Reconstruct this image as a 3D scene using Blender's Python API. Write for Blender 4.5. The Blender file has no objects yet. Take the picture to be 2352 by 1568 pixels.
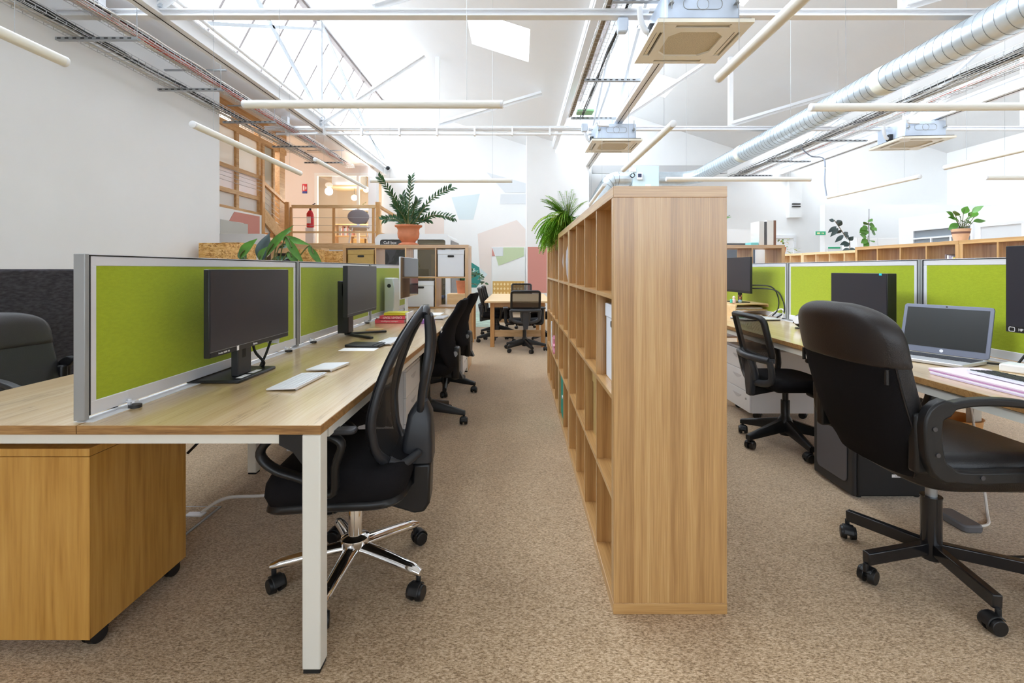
import bpy, math, random
from mathutils import Matrix, Vector
random.seed(7)
PI = math.pi
SC = bpy.context.scene
COL = SC.collection

# ------------------------------------------------------------------ camera
HZ, VX, VY, FP = 1.18, 1189.0, 618.0, 1110.0      # eye height, vanishing point and focal length in pixels of 2352x1568
cam = bpy.data.cameras.new('camera'); camo = bpy.data.objects.new('camera', cam); COL.objects.link(camo)
camo.location = (0, 0, HZ); camo.rotation_euler = (PI/2, 0, 0)
cam.sensor_width = 36; cam.lens = FP*36/2352
cam.shift_x = (1176-VX)/2352; cam.shift_y = (VY-784)/2352
cam.clip_start = .02; cam.clip_end = 200
SC.camera = camo
# ------------------------------------------------------------------ sky and exposure
W = bpy.data.worlds.new('sky'); SC.world = W; W.use_nodes = True
bg = W.node_tree.nodes['Background']
bg.inputs[0].default_value = (.80, .90, 1, 1)
_n, _l = W.node_tree.nodes, W.node_tree.links            # overcast sky, brightest towards the left where the north lights face
_tc = _n.new('ShaderNodeTexCoord'); _d = _n.new('ShaderNodeVectorMath'); _d.operation = 'DOT_PRODUCT'; _d.inputs[1].default_value = Vector((-.78, .12, .60)).normalized()
_l.new(_tc.outputs['Generated'], _d.inputs[0])
_m = _n.new('ShaderNodeMapRange'); _m.interpolation_type = 'SMOOTHSTEP'
for _i, _v in ((1, .2), (2, 1.0), (3, 2.6), (4, 9.6)): _m.inputs[_i].default_value = _v
_l.new(_d.outputs['Value'], _m.inputs[0]); _l.new(_m.outputs[0], bg.inputs[1])
def portal(name, loc, rot, sx, sy):
    l = bpy.data.lights.new(name, 'AREA'); l.shape = 'RECTANGLE'; l.size = sx; l.size_y = sy; l.energy = 1
    l.cycles.is_portal = True
    o = bpy.data.objects.new(name, l); COL.objects.link(o); o.location = loc; o.rotation_euler = rot
RX = [-3.8, 1.7, 7.2]; RZ = 5.91; VZ = 4.38; BX = [-3.71, 1.79, 7.29]; SL = (RZ-VZ)/4.75   # ridges, valleys, gutter beams
YA, YB = -4.5, 13.4; YG = 1.2              # the north lights begin at YG
for x in RX:
    a = math.atan2(.75, RZ-VZ)                     # glazing leans from the valley up to the ridge
    portal('glazing_portal', (x-.375+.03, (YG+YB)/2, (RZ+VZ)/2), (0, -(PI/2-a), 0), 1.7, YB-YG)
portal('rear_fill_portal', (2.5, YA+.02, 2.5), (PI/2, 0, 0), 12, 2.0)  # sky sampling for the added rear window
SC.view_settings.view_transform = 'Standard'; SC.view_settings.look = 'None'
SC.view_settings.gamma = 1; SC.view_settings.use_curve_mapping = False
SC.view_settings.exposure = 0.72
SC.cycles.use_denoising = True
SC.cycles.max_bounces = 12; SC.cycles.diffuse_bounces = 7; SC.cycles.glossy_bounces = 5
SC.cycles.transparent_max_bounces = 16; SC.cycles.caustics_reflective = False; SC.cycles.caustics_refractive = False
SC.cycles.sample_clamp_indirect = 8

# ------------------------------------------------------------------ pixel helpers
def aY(px, py, Y): return Vector(((px-VX)*Y/FP, Y, HZ+(VY-py)*Y/FP))
def aZ(px, py, Z): return aY(px, py, FP*(HZ-Z)/(py-VY))
def aX(px, py, X): return aY(px, py, X*FP/(px-VX))

# ------------------------------------------------------------------ materials
MT = {}
def nodes(name):
    m = bpy.data.materials.new(name); m.use_nodes = True
    return m, m.node_tree.nodes, m.node_tree.links, m.node_tree.nodes['Principled BSDF']
def M(name, col, rough=.5, metal=0., var=0., vs=8., bump=0., bs=300., spec=.5, coat=0., stretch=(1,1,1), emit=0., sheen=0.):
    if name in MT: return MT[name]
    m, N, L, P = nodes(name)
    P.inputs['Base Color'].default_value = (*col, 1); P.inputs['Roughness'].default_value = rough
    P.inputs['Metallic'].default_value = metal; P.inputs['Specular IOR Level'].default_value = spec
    P.inputs['Coat Weight'].default_value = coat
    if emit: P.inputs['Emission Color'].default_value = (*col, 1); P.inputs['Emission Strength'].default_value = emit
    tc = N.new('ShaderNodeTexCoord'); mp = N.new('ShaderNodeMapping'); mp.inputs['Scale'].default_value = stretch
    L.new(tc.outputs['Object'], mp.inputs[0])
    if var:
        n = N.new('ShaderNodeTexNoise'); n.inputs['Scale'].default_value = vs; n.inputs['Detail'].default_value = 4
        L.new(mp.outputs[0], n.inputs[0])
        r = N.new('ShaderNodeValToRGB')
        r.color_ramp.elements[0].position = .3; r.color_ramp.elements[1].position = .7
        r.color_ramp.elements[0].color = (*[c*(1-var) for c in col], 1); r.color_ramp.elements[1].color = (*[min(1, c*(1+var)) for c in col], 1)
        L.new(n.outputs[0], r.inputs[0]); L.new(r.outputs[0], P.inputs['Base Color'])
    if bump:
        n = N.new('ShaderNodeTexNoise'); n.inputs['Scale'].default_value = bs; n.inputs['Detail'].default_value = 2
        L.new(mp.outputs[0], n.inputs[0])
        b = N.new('ShaderNodeBump'); b.inputs['Strength'].default_value = bump; b.inputs['Distance'].default_value = .002
        L.new(n.outputs[0], b.inputs['Height']); L.new(b.outputs[0], P.inputs['Normal'])
    P.inputs['Sheen Weight'].default_value = sheen; P.inputs['Sheen Roughness'].default_value = .4
    MT[name] = m
    return m
def wood(name, stops, axis='Z', ring=26., grain=60., rough=.45, distort=1.2, plank=0., crack=0., planks=(.13, 'X'), st=.06, coat=0., cior=1.6, crough=.24):
    """grain runs along axis; stops = dark, mid, light colours"""
    m, N, L, P = nodes(name)
    P.inputs['Roughness'].default_value = rough
    tc = N.new('ShaderNodeTexCoord'); mp = N.new('ShaderNodeMapping')
    s = {'X': (st, 1, 1), 'Y': (1, st, 1), 'Z': (1, 1, st)}[axis]
    mp.inputs['Scale'].default_value = s; L.new(tc.outputs['Object'], mp.inputs[0])
    n1 = N.new('ShaderNodeTexNoise'); n1.inputs['Scale'].default_value = ring; n1.inputs['Detail'].default_value = 3; n1.inputs['Distortion'].default_value = distort
    n2 = N.new('ShaderNodeTexNoise'); n2.inputs['Scale'].default_value = grain*4; n2.inputs['Detail'].default_value = 4
    L.new(mp.outputs[0], n1.inputs[0]); L.new(mp.outputs[0], n2.inputs[0])
    mx = N.new('ShaderNodeMath'); mx.operation = 'MULTIPLY_ADD'; mx.inputs[1].default_value = .55
    L.new(n1.outputs[0], mx.inputs[0])
    m2 = N.new('ShaderNodeMath'); m2.operation = 'MULTIPLY'; m2.inputs[1].default_value = .45
    L.new(n2.outputs[0], m2.inputs[0]); L.new(m2.outputs[0], mx.inputs[2])
    val = mx.outputs[0]
    if plank:
        sp = N.new('ShaderNodeSeparateXYZ'); L.new(tc.outputs['Object'], sp.inputs[0])
        d = N.new('ShaderNodeMath'); d.operation = 'DIVIDE'; d.inputs[1].default_value = planks[0]; L.new(sp.outputs[planks[1]], d.inputs[0])
        w = N.new('ShaderNodeTexWhiteNoise'); w.noise_dimensions = '1D'
        fl = N.new('ShaderNodeMath'); fl.operation = 'FLOOR'; L.new(d.outputs[0], fl.inputs[0]); L.new(fl.outputs[0], w.inputs['W'])
        a = N.new('ShaderNodeMath'); a.operation = 'MULTIPLY_ADD'; a.inputs[1].default_value = plank
        L.new(w.outputs[0], a.inputs[0]); L.new(val, a.inputs[2])
        b = N.new('ShaderNodeMath'); b.operation = 'SUBTRACT'; b.inputs[1].default_value = plank/2; L.new(a.outputs[0], b.inputs[0]); val = b.outputs[0]
    r = N.new('ShaderNodeValToRGB')
    e = r.color_ramp.elements; e[0].position = .33; e[0].color = (*stops[0], 1); e[1].position = .66; e[1].color = (*stops[2], 1)
    k = e.new(.5); k.color = (*stops[1], 1)
    L.new(val, r.inputs[0]); out = r.outputs[0]
    if crack:
        mp2 = N.new('ShaderNodeMapping'); mp2.inputs['Scale'].default_value = tuple(.045 if v < 1 else 1 for v in s); L.new(tc.outputs['Object'], mp2.inputs[0])
        n3 = N.new('ShaderNodeTexNoise'); n3.inputs['Scale'].default_value = 9; n3.inputs['Detail'].default_value = 5; n3.inputs['Roughness'].default_value = .62; L.new(mp2.outputs[0], n3.inputs[0])
        s1 = N.new('ShaderNodeMath'); s1.operation = 'SUBTRACT'; s1.inputs[1].default_value = .60; L.new(n3.outputs[0], s1.inputs[0])
        ab = N.new('ShaderNodeMath'); ab.operation = 'ABSOLUTE'; L.new(s1.outputs[0], ab.inputs[0])
        r2 = N.new('ShaderNodeValToRGB'); r2.color_ramp.elements[0].color = (crack,)*3+(1,); r2.color_ramp.elements[1].color = (0, 0, 0, 1); r2.color_ramp.elements[1].position = .007
        L.new(ab.outputs[0], r2.inputs[0])
        mix = N.new('ShaderNodeMix'); mix.data_type = 'RGBA'; mix.inputs['B'].default_value = (*[c*.35 for c in stops[0]], 1)
        L.new(r2.outputs[0], mix.inputs['Factor']); L.new(out, mix.inputs['A']); out = mix.outputs['Result']
    L.new(out, P.inputs['Base Color'])
    P.inputs['Coat Weight'].default_value = coat; P.inputs['Coat Roughness'].default_value = crough; P.inputs['Coat IOR'].default_value = cior
    MT[name] = m
    return m
def glass(name, tint=(1, 1, 1), refl=.08, rough=.02, opac=0., col=(.02, .02, .02)):
    m, N, L, P = nodes(name); N.remove(P)
    out = N['Material Output']
    t = N.new('ShaderNodeBsdfTransparent'); t.inputs[0].default_value = (*tint, 1)
    g = N.new('ShaderNodeBsdfGlossy'); g.inputs['Roughness'].default_value = rough
    mx = N.new('ShaderNodeMixShader'); mx.inputs[0].default_value = refl
    L.new(t.outputs[0], mx.inputs[1]); L.new(g.outputs[0], mx.inputs[2]); last = mx
    if opac:
        d = N.new('ShaderNodeBsdfDiffuse'); d.inputs[0].default_value = (*col, 1)
        m2 = N.new('ShaderNodeMixShader'); m2.inputs[0].default_value = opac
        L.new(mx.outputs[0], m2.inputs[1]); L.new(d.outputs[0], m2.inputs[2]); last = m2
    L.new(last.outputs[0], out.inputs[0]); MT[name] = m
    return m
def netting(name, col, scale, open_=.45, axes=('X', 'Z')):
    """woven net: real holes cut by a grid in object space"""
    m, N, L, P = nodes(name); out = N['Material Output']
    P.inputs['Base Color'].default_value = (*col, 1); P.inputs['Roughness'].default_value = .6
    tc = N.new('ShaderNodeTexCoord'); sp = N.new('ShaderNodeSeparateXYZ'); L.new(tc.outputs['Object'], sp.inputs[0])
    res = []
    for a in axes:
        k = N.new('ShaderNodeMath'); k.operation = 'MULTIPLY'; k.inputs[1].default_value = scale; L.new(sp.outputs[a], k.inputs[0])
        f = N.new('ShaderNodeMath'); f.operation = 'FRACT'; L.new(k.outputs[0], f.inputs[0])
        c = N.new('ShaderNodeMath'); c.operation = 'LESS_THAN'; c.inputs[1].default_value = math.sqrt(open_); L.new(f.outputs[0], c.inputs[0]); res.append(c)
    q = N.new('ShaderNodeMath'); q.operation = 'MULTIPLY'; L.new(res[0].outputs[0], q.inputs[0]); L.new(res[1].outputs[0], q.inputs[1])
    t = N.new('ShaderNodeBsdfTransparent'); mx = N.new('ShaderNodeMixShader')
    L.new(q.outputs[0], mx.inputs[0]); L.new(P.outputs[0], mx.inputs[1]); L.new(t.outputs[0], mx.inputs[2]); L.new(mx.outputs[0], out.inputs[0])
    MT[name] = m
    return m
def carpet():
    m, N, L, P = nodes('carpet'); P.inputs['Sheen Weight'].default_value = 1.; P.inputs['Sheen Roughness'].default_value = .3; P.inputs['Sheen Tint'].default_value = (1, .93, .85, 1); P.inputs['Roughness'].default_value = .95; P.inputs['Specular IOR Level'].default_value = .1
    tc = N.new('ShaderNodeTexCoord'); mp = N.new('ShaderNodeMapping'); mp.inputs['Scale'].default_value = (.45, 1, 1); L.new(tc.outputs['Object'], mp.inputs[0])
    n = N.new('ShaderNodeTexNoise'); n.inputs['Scale'].default_value = 230; n.inputs['Detail'].default_value = 3; n.inputs['Roughness'].default_value = .7; L.new(mp.outputs[0], n.inputs[0])
    r = N.new('ShaderNodeValToRGB'); e = r.color_ramp.elements
    e[0].position = .34; e[0].color = (.20, .122, .060, 1); e[1].position = .68; e[1].color = (.76, .59, .41, 1)
    k = e.new(.5); k.color = (.49, .345, .205, 1)
    L.new(n.outputs[0], r.inputs[0])
    n2 = N.new('ShaderNodeTexNoise'); n2.inputs['Scale'].default_value = 2.2; n2.inputs['Detail'].default_value = 4; L.new(tc.outputs['Object'], n2.inputs[0])
    r2 = N.new('ShaderNodeValToRGB'); r2.color_ramp.elements[0].color = (.88, .87, .86, 1); r2.color_ramp.elements[1].color = (1, 1, 1, 1); r2.color_ramp.elements[0].position = .35; r2.color_ramp.elements[1].position = .6
    L.new(n2.outputs[0], r2.inputs[0])
    mx = N.new('ShaderNodeMix'); mx.data_type = 'RGBA'; mx.blend_type = 'MULTIPLY'; mx.inputs['Factor'].default_value = 1
    L.new(r.outputs[0], mx.inputs['A']); L.new(r2.outputs[0], mx.inputs['B']); L.new(mx.outputs['Result'], P.inputs['Base Color'])
    b = N.new('ShaderNodeBump'); b.inputs['Strength'].default_value = .6; b.inputs['Distance'].default_value = .004
    L.new(n.outputs[0], b.inputs['Height']); L.new(b.outputs[0], P.inputs['Normal'])
    MT['carpet'] = m; return m
def osb():
    m, N, L, P = nodes('chipboard'); P.inputs['Roughness'].default_value = .6
    tc = N.new('ShaderNodeTexCoord'); mp = N.new('ShaderNodeMapping'); mp.inputs['Scale'].default_value = (1, 1, 2.6); L.new(tc.outputs['Object'], mp.inputs[0])
    nn = N.new('ShaderNodeTexNoise'); nn.inputs['Scale'].default_value = 8; L.new(mp.outputs[0], nn.inputs[0])
    ad = N.new('ShaderNodeVectorMath'); ad.operation = 'MULTIPLY_ADD'; ad.inputs[1].default_value = (.25,)*3; L.new(nn.outputs['Color'], ad.inputs[0]); L.new(mp.outputs[0], ad.inputs[2])
    v = N.new('ShaderNodeTexVoronoi'); v.inputs['Scale'].default_value = 22; L.new(ad.outputs[0], v.inputs[0])
    r = N.new('ShaderNodeValToRGB'); e = r.color_ramp.elements; e[0].color = (.36, .16, .03, 1); e[1].color = (.85, .58, .25, 1); k = e.new(.45); k.color = (.66, .36, .10, 1)
    sp = N.new('ShaderNodeSeparateColor'); L.new(v.outputs['Color'], sp.inputs[0]); L.new(sp.outputs[0], r.inputs[0]); L.new(r.outputs[0], P.inputs['Base Color'])
    MT['chipboard'] = m; return m

white = M('white_paint', (.84, .84, .835), .6, var=.01, vs=2)
ceilm = M('ceiling_paint', (.80, .80, .80), .7, var=.012, vs=1.5)
steelw = M('white_steel', (.84, .85, .87), .45)
carpet()
oak = {a: wood('oak_'+a.lower(), ((.40, .20, .058), (.57, .32, .108), (.70, .445, .19)), a, 34, 70, .5, .25, plank=.17, planks=(.124, {'X': 'Y', 'Y': 'X', 'Z': 'Y'}[a]), st=.018, coat=.8, cior=1.9, crough=.25) for a in 'XYZ'}
oakl = {a: wood('pale_pine_'+a.lower(), ((.62, .40, .20), (.74, .52, .29), (.83, .63, .39)), a, 20, 40, .5, .5) for a in 'XYZ'}
desktop = wood('desk_oak', ((.53, .34, .14), (.67, .47, .24), (.75, .57, .34)), 'Y', 13, 40, .34, 1.0, crack=.55, coat=1., cior=2.0, crough=.17, st=.03)
deskedge = wood('desk_edge', ((.22, .10, .03), (.37, .19, .06), (.48, .27, .10)), 'X', 40, 90, .5)
birch = wood('birch_ply', ((.40, .185, .03), (.55, .285, .06), (.62, .345, .085)), 'Z', 5.5, 22, .33, 4.5, plank=.07, planks=(.21, 'X'))
pine = wood('pine', ((.48, .22, .07), (.62, .33, .12), (.72, .44, .19)), 'Z', 20, 40, .45, .8)
pinex = wood('pine_x', ((.54, .32, .14), (.68, .45, .23), (.77, .56, .33)), 'X', 14, 40, .4, .8)
beech = wood('beech', ((.66, .42, .20), (.76, .53, .28), (.82, .61, .35)), 'X', 14, 40, .4, .6)
timber = wood('facade_timber', ((.36, .18, .06), (.50, .28, .11), (.60, .37, .17)), 'Y', 20, 40, .5, .8)
osb()
chrome = M('chrome', (.86, .86, .87), .06, 1)
blackp = M('black_plastic', (.008, .008, .009), .40, bump=.15, bs=500)
greyp = M('charcoal_plastic', (.020, .021, .025), .42)
blackf = M('black_fabric', (.0095, .0085, .0095), .9, bump=.5, bs=700, spec=.15)
leather = M('black_leather', (.009, .008, .009), .38, bump=.35, bs=260)
leatherb = M('brown_black_leather', (.018, .014, .014), .40, bump=.3, bs=300)
rubber = M('rubber', (.012, .012, .012), .6)
alu = M('aluminium', (.78, .79, .83), .38, .2)
alud = M('aluminium_grey', (.36, .37, .37), .45, .3)
greenf = M('green_fabric', (.36, .44, .022), .9, var=.06, vs=140, bump=.4, bs=600, spec=.1, stretch=(1, .35, 1), sheen=.35)
greyf = M('charcoal_felt', (.055, .052, .060), .95, var=.35, vs=90, bump=.4, bs=500, spec=.1, stretch=(1, .3, 1))
screenm = M('dark_screen', (.026, .027, .036), .3, spec=.5)
screeng = M('glossy_screen', (.02, .018, .022), .05, spec=.7)
whitep = M('white_plastic', (.82, .83, .85), .35)
creamw = M('warm_white_enamel', (.80, .78, .70), .4)
greylid = M('grey_enamel', (.42, .43, .45), .4)
tubem = M('tube_lamp', (.87, .86, .80), .35)
galv = M('galvanised_steel', (.66, .74, .80), .30, .75, var=.10, vs=6)
seamm = M('duct_seam', (.30, .33, .36), .4, .7)
galvb = M('galvanised_box', (.60, .68, .80), .38, .45, var=.06, vs=5)
acpan = M('cassette_panel', (.80, .75, .64), .45)
acgrid = netting('cassette_grille', (.40, .31, .18), 90, .3, ('X', 'Y'))
dark = M('dark_void', (.02, .018, .016), .8)
steelz = M('zinc_steel', (.40, .42, .44), .4, .7)
wirem = M('tray_wire', (.62, .62, .62), .4, .6)
cabk = M('cable_black', (.012, .012, .012), .5)
cabw = M('cable_white', (.78, .75, .70), .5)
cabr = M('cable_red', (.62, .12, .07), .5)
terra = M('terracotta', (.62, .23, .12), .8, var=.18, vs=7)
potc = M('beige_basket', (.72, .46, .30), .8, var=.08, vs=20)
leafd = M('leaf_dark', (.025, .085, .022), .35, var=.4, vs=14)
leafg = M('leaf_green', (.075, .22, .02), .4, var=.35, vs=9)
leafb = M('leaf_bright', (.20, .42, .025), .5, var=.35, vs=12)
leafr = M('leaf_rubber_plant', (.045, .075, .075), .35, var=.3, vs=8)
leafy = M('leaf_yellow', (.62, .50, .03), .5, var=.3, vs=15)
stemm = M('stem', (.12, .14, .04), .6)
soil = M('soil', (.05, .03, .02), .95)
boxw = M('white_card', (.78, .81, .88), .6)
boxb = M('kraft_card', (.46, .30, .10), .7, var=.05, vs=30)
boxg = M('green_fabric_box', (.01, .22, .15), .85)
papr = M('paper', (.85, .84, .84), .8)
gl = glass('clear_glass', refl=.04)
gls = glass('roof_glass', refl=.03)
gld = glass('smoked_glass', (.35, .35, .36), .10, .02, .55, (.10, .10, .105))
glw = glass('frosted_film', (.92, .93, .96), .05, .1, .45, (.85, .86, .92))
plas = glass('clear_bag', (.95, .95, 1), .10, .2, .55, (.80, .82, .92))

# ------------------------------------------------------------------ mesh helpers
MATS = {}                                           # world matrix of every thing
class MB:
    def __init__(s): s.v = []; s.f = []; s.T = Matrix.Identity(4); s.k = 0
    def add(s, vs, fs):
        n = len(s.v); s.v += [s.T @ Vector(p) for p in vs]; s.f += [tuple(i+n for i in f) for f in fs]
        return s
    def box(s, x0, x1, y0, y1, z0, z1):
        e = .0003*((s.k*5) % 7) if min(x1-x0, y1-y0, z1-z0) > .021 else 0; s.k += 1            # a hair's difference keeps crossing members off each other's faces
        x0, x1, y0, y1, z0, z1 = x0-e, x1+e, y0-e, y1+e, z0-e, z1+e
        return s.add([(x0,y0,z0),(x1,y0,z0),(x1,y1,z0),(x0,y1,z0),(x0,y0,z1),(x1,y0,z1),(x1,y1,z1),(x0,y1,z1)],
                     [(3,2,1,0),(4,5,6,7),(0,1,5,4),(1,2,6,5),(2,3,7,6),(3,0,4,7)])
    def cyl(s, a, b, r, r2=None, n=20, cap=True):
        a, b = Vector(a), Vector(b); r2 = r if r2 is None else r2
        d = (b-a).normalized(); u = d.orthogonal().normalized(); w = d.cross(u)
        vs = [a+r*(math.cos(t)*u+math.sin(t)*w) for t in [2*PI*i/n for i in range(n)]]+[b+r2*(math.cos(t)*u+math.sin(t)*w) for t in [2*PI*i/n for i in range(n)]]
        fs = [(i, (i+1) % n, n+(i+1) % n, n+i) for i in range(n)]
        if cap: fs += [tuple(range(n-1, -1, -1)), tuple(range(n, 2*n))]
        return s.add(vs, fs)
    def tube(s, pts, r, n=8, closed=False, sx=1., up=None):
        """round or flattened tube through points; sx stretches it across `up`"""
        P = [Vector(p) for p in pts]; k = len(P); vs = []; fs = []
        for i, p in enumerate(P):
            if closed: d = (P[(i+1) % k]-P[i-1]).normalized()
            else: d = (P[min(i+1, k-1)]-P[max(i-1, 0)]).normalized()
            ref = Vector(up) if up else (Vector((0, 0, 1)) if abs(d.z) < .9 else Vector((0, 1, 0)))
            u = d.cross(ref)
            u = u.normalized() if u.length > 1e-5 else d.orthogonal().normalized()
            w = d.cross(u); rr = r[i] if isinstance(r, (list, tuple)) else r
            vs += [p+rr*(math.cos(t)*w*sx+math.sin(t)*u) for t in [2*PI*(j+.5)/n for j in range(n)]]
        m = k if closed else k-1
        for i in range(m):
            a = i*n; b = ((i+1) % k)*n
            fs += [(a+j, a+(j+1) % n, b+(j+1) % n, b+j) for j in range(n)]
        if not closed: fs += [tuple(range(n-1, -1, -1)), tuple(range((k-1)*n, k*n))]
        return s.add(vs, fs)
    def bar(s, a, b, w, h, up=(0, 0, 1)):
        """rectangular bar from a to b, w across, h along up"""
        a, b = Vector(a), Vector(b); d = (b-a).normalized(); u = d.cross(Vector(up)).normalized(); t = u.cross(d)
        vs = [p+i*u*w/2+j*t*h/2 for p in (a, b) for i, j in ((-1,-1),(1,-1),(1,1),(-1,1))]
        return s.add(vs, [(3,2,1,0),(4,5,6,7),(0,1,5,4),(1,2,6,5),(2,3,7,6),(3,0,4,7)])
    def prism(s, poly, d0, d1, ax='Z'):
        """2-D polygon extruded along ax"""
        k = {'Z': lambda p, d: (p[0], p[1], d), 'Y': lambda p, d: (p[0], d, p[1]), 'X': lambda p, d: (d, p[0], p[1])}[ax]
        n = len(poly)
        return s.add([k(p, d0) for p in poly]+[k(p, d1) for p in poly],
                     [tuple(range(n-1, -1, -1)), tuple(range(n, 2*n))]+[(i, (i+1) % n, n+(i+1) % n, n+i) for i in range(n)])
    def lathe(s, prof, c=(0, 0, 0), n=28):
        vs = []; k = len(prof)
        for r, z in prof: vs += [(c[0]+r*math.cos(2*PI*i/n), c[1]+r*math.sin(2*PI*i/n), c[2]+z) for i in range(n)]
        fs = [(a*n+i, a*n+(i+1) % n, (a+1)*n+(i+1) % n, (a+1)*n+i) for a in range(k-1) for i in range(n)]
        fs += [tuple(range(n-1, -1, -1)), tuple(range((k-1)*n, k*n))]
        return s.add(vs, fs)
    def loft(s, rings, cap=True, closed=False):
        n = len(rings[0]); vs = [p for r in rings for p in r]; k = len(rings)
        fs = [(a*n+i, a*n+(i+1) % n, ((a+1) % k)*n+(i+1) % n, ((a+1) % k)*n+i) for a in range(k if closed else k-1) for i in range(n)]
        if cap and not closed: fs += [tuple(range(n-1, -1, -1)), tuple(range((k-1)*n, k*n))]
        return s.add(vs, fs)
    def grid(s, rows):
        n = len(rows[0]); vs = [p for r in rows for p in r]
        return s.add(vs, [(a*n+i, a*n+i+1, (a+1)*n+i+1, (a+1)*n+i) for a in range(len(rows)-1) for i in range(n-1)])
    def sphere(s, c, r, n=16, m=10, sc=(1, 1, 1)):
        return s.loft([[(c[0]+sc[0]*r*math.sin(p)*math.cos(t), c[1]+sc[1]*r*math.sin(p)*math.sin(t), c[2]-sc[2]*r*math.cos(p)) for t in [2*PI*i/n for i in range(n)]] for p in [max(.02, min(PI-.02, PI*j/m)) for j in range(m+1)]])
    def build(s, name, mat, parent=None, world=False, bevel=0., seg=2, smooth=40, sub=0, label=None, solid=0.):
        me = bpy.data.meshes.new(name); vs = s.v
        if parent is not None and world:
            inv = MATS[parent].inverted(); vs = [inv @ p for p in vs]
        o = bpy.data.objects.new(name, me)
        if parent is None:
            xs, ys, zs = zip(*[(p.x, p.y, p.z) for p in vs])
            b = Vector(((min(xs)+max(xs))/2, (min(ys)+max(ys))/2, min(zs))); vs = [p-b for p in vs]; o.location = b
            MATS[o] = Matrix.Translation(b)
        else:
            o.parent = parent; MATS[o] = MATS[parent]
        me.from_pydata([tuple(p) for p in vs], [], s.f); me.update()
        import bmesh
        bm = bmesh.new(); bm.from_mesh(me); bmesh.ops.recalc_face_normals(bm, faces=bm.faces); bm.to_mesh(me); bm.free()
        if smooth:
            for p in me.polygons: p.use_smooth = True
            me.set_sharp_from_angle(angle=math.radians(smooth))
        me.materials.append(mat); COL.objects.link(o)
        if bevel:
            m = o.modifiers.new('bevel', 'BEVEL'); m.width = bevel; m.segments = seg; m.limit_method = 'ANGLE'; m.angle_limit = math.radians(35); m.harden_normals = False
        if solid:
            m = o.modifiers.new('solid', 'SOLIDIFY'); m.thickness = solid; m.offset = 0
        if sub:
            m = o.modifiers.new('sub', 'SUBSURF'); m.levels = sub; m.render_levels = sub
        if label: o['label'] = label
        return o
def tag(o, label, cat, group=None, kind=None):
    o['label'] = label; o['category'] = cat
    if group: o['group'] = group
    if kind: o['kind'] = kind
    return o
def thing(name, label, cat, loc, rz=0., group=None, tilt=0.):
    o = bpy.data.objects.new(name, None); COL.objects.link(o); o.empty_display_size = .1
    o.location = loc; o.rotation_euler = (tilt, 0, rz)
    MATS[o] = Matrix.Translation(Vector(loc)) @ Matrix.Rotation(rz, 4, 'Z') @ Matrix.Rotation(tilt, 4, 'X')
    return tag(o, label, cat, group)
def struct(name, mb, mat, **k):
    o = mb.build(name, mat, **k); o['kind'] = 'structure'; return o
def dup(root, loc, rz, label, group=None, sc=None):
    def cp(o, par):
        c = o.copy(); COL.objects.link(c)
        if par is not None: c.parent = par
        for ch in list(o.children): cp(ch, c)
        return c
    r = cp(root, None); r.location = loc; r.rotation_euler = (0, 0, rz); r['label'] = label
    if group: r['group'] = group
    if sc: r.scale = sc
    MATS[r] = Matrix.Translation(Vector(loc)) @ Matrix.Rotation(rz, 4, 'Z')
    return r
def rrect(w, d, r, n=6, cx=0, cy=0):
    out = []
    for qx, qy, a0 in ((1, 1, 0), (-1, 1, 90), (-1, -1, 180), (1, -1, 270)):
        for i in range(n+1):
            a = math.radians(a0+90*i/n); out.append((cx+qx*(w/2-r)+r*math.cos(a), cy+qy*(d/2-r)+r*math.sin(a)))
    return out
def smoothpts(pts, k=6, closed=False):
    P = [Vector(p) for p in pts]; n = len(P); out = []
    for i in range(n if closed else n-1):
        g = (lambda j: P[j % n]) if closed else (lambda j: P[max(0, min(n-1, j))])
        a, b, c, d = g(i-1), g(i), g(i+1), g(i+2)
        for j in range(k):
            t = j/k; out.append(.5*((2*b)+(c-a)*t+(2*a-5*b+4*c-d)*t*t+(3*b-a-3*c+d)*t**3))
    if not closed: out.append(P[-1])
    return out
def text(s, size, parent, loc, rot, mat, name='lettering', label=None, align='CENTER', flip=False):
    """loc and rot are in the parent's frame"""
    cu = bpy.data.curves.new(name, 'FONT'); cu.body = s; cu.size = size; cu.align_x = align; cu.align_y = 'CENTER'; cu.extrude = .0004
    t = bpy.data.objects.new(name, cu); COL.objects.link(t)
    bpy.context.view_layer.update()
    me = bpy.data.meshes.new_from_object(t.evaluated_get(bpy.context.evaluated_depsgraph_get()))
    bpy.data.objects.remove(t); bpy.data.curves.remove(cu)
    me.materials.clear(); me.materials.append(mat); me.name = name
    o = bpy.data.objects.new(name, me); COL.objects.link(o); o.parent = parent; o.location = loc; o.rotation_euler = rot
    if label: o['label'] = label
    return o

# ================================================================== the room
YC = 12.2
def slope_z(x, bay): return RZ-SL*(x-RX[bay])
struct('floor', MB().box(-10, 12.2, YA, 18, -.12, 0), MT['carpet'], smooth=0)
tile = M('green_tile', (.42, .56, .46), .35, var=.35, vs=5)
struct('floor_tiles', MB().box(-1.75, -.50, 9.9, 13.38, -.02, .004), tile, smooth=0)
struct('wall_left', MB().box(-4.95, -4.75, YA, 7.7, 0, 4.5), white, smooth=0)
struct('wall_right', MB().box(11.9, 12.1, YA, YB, 0, 4.5), white, smooth=0)
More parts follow.
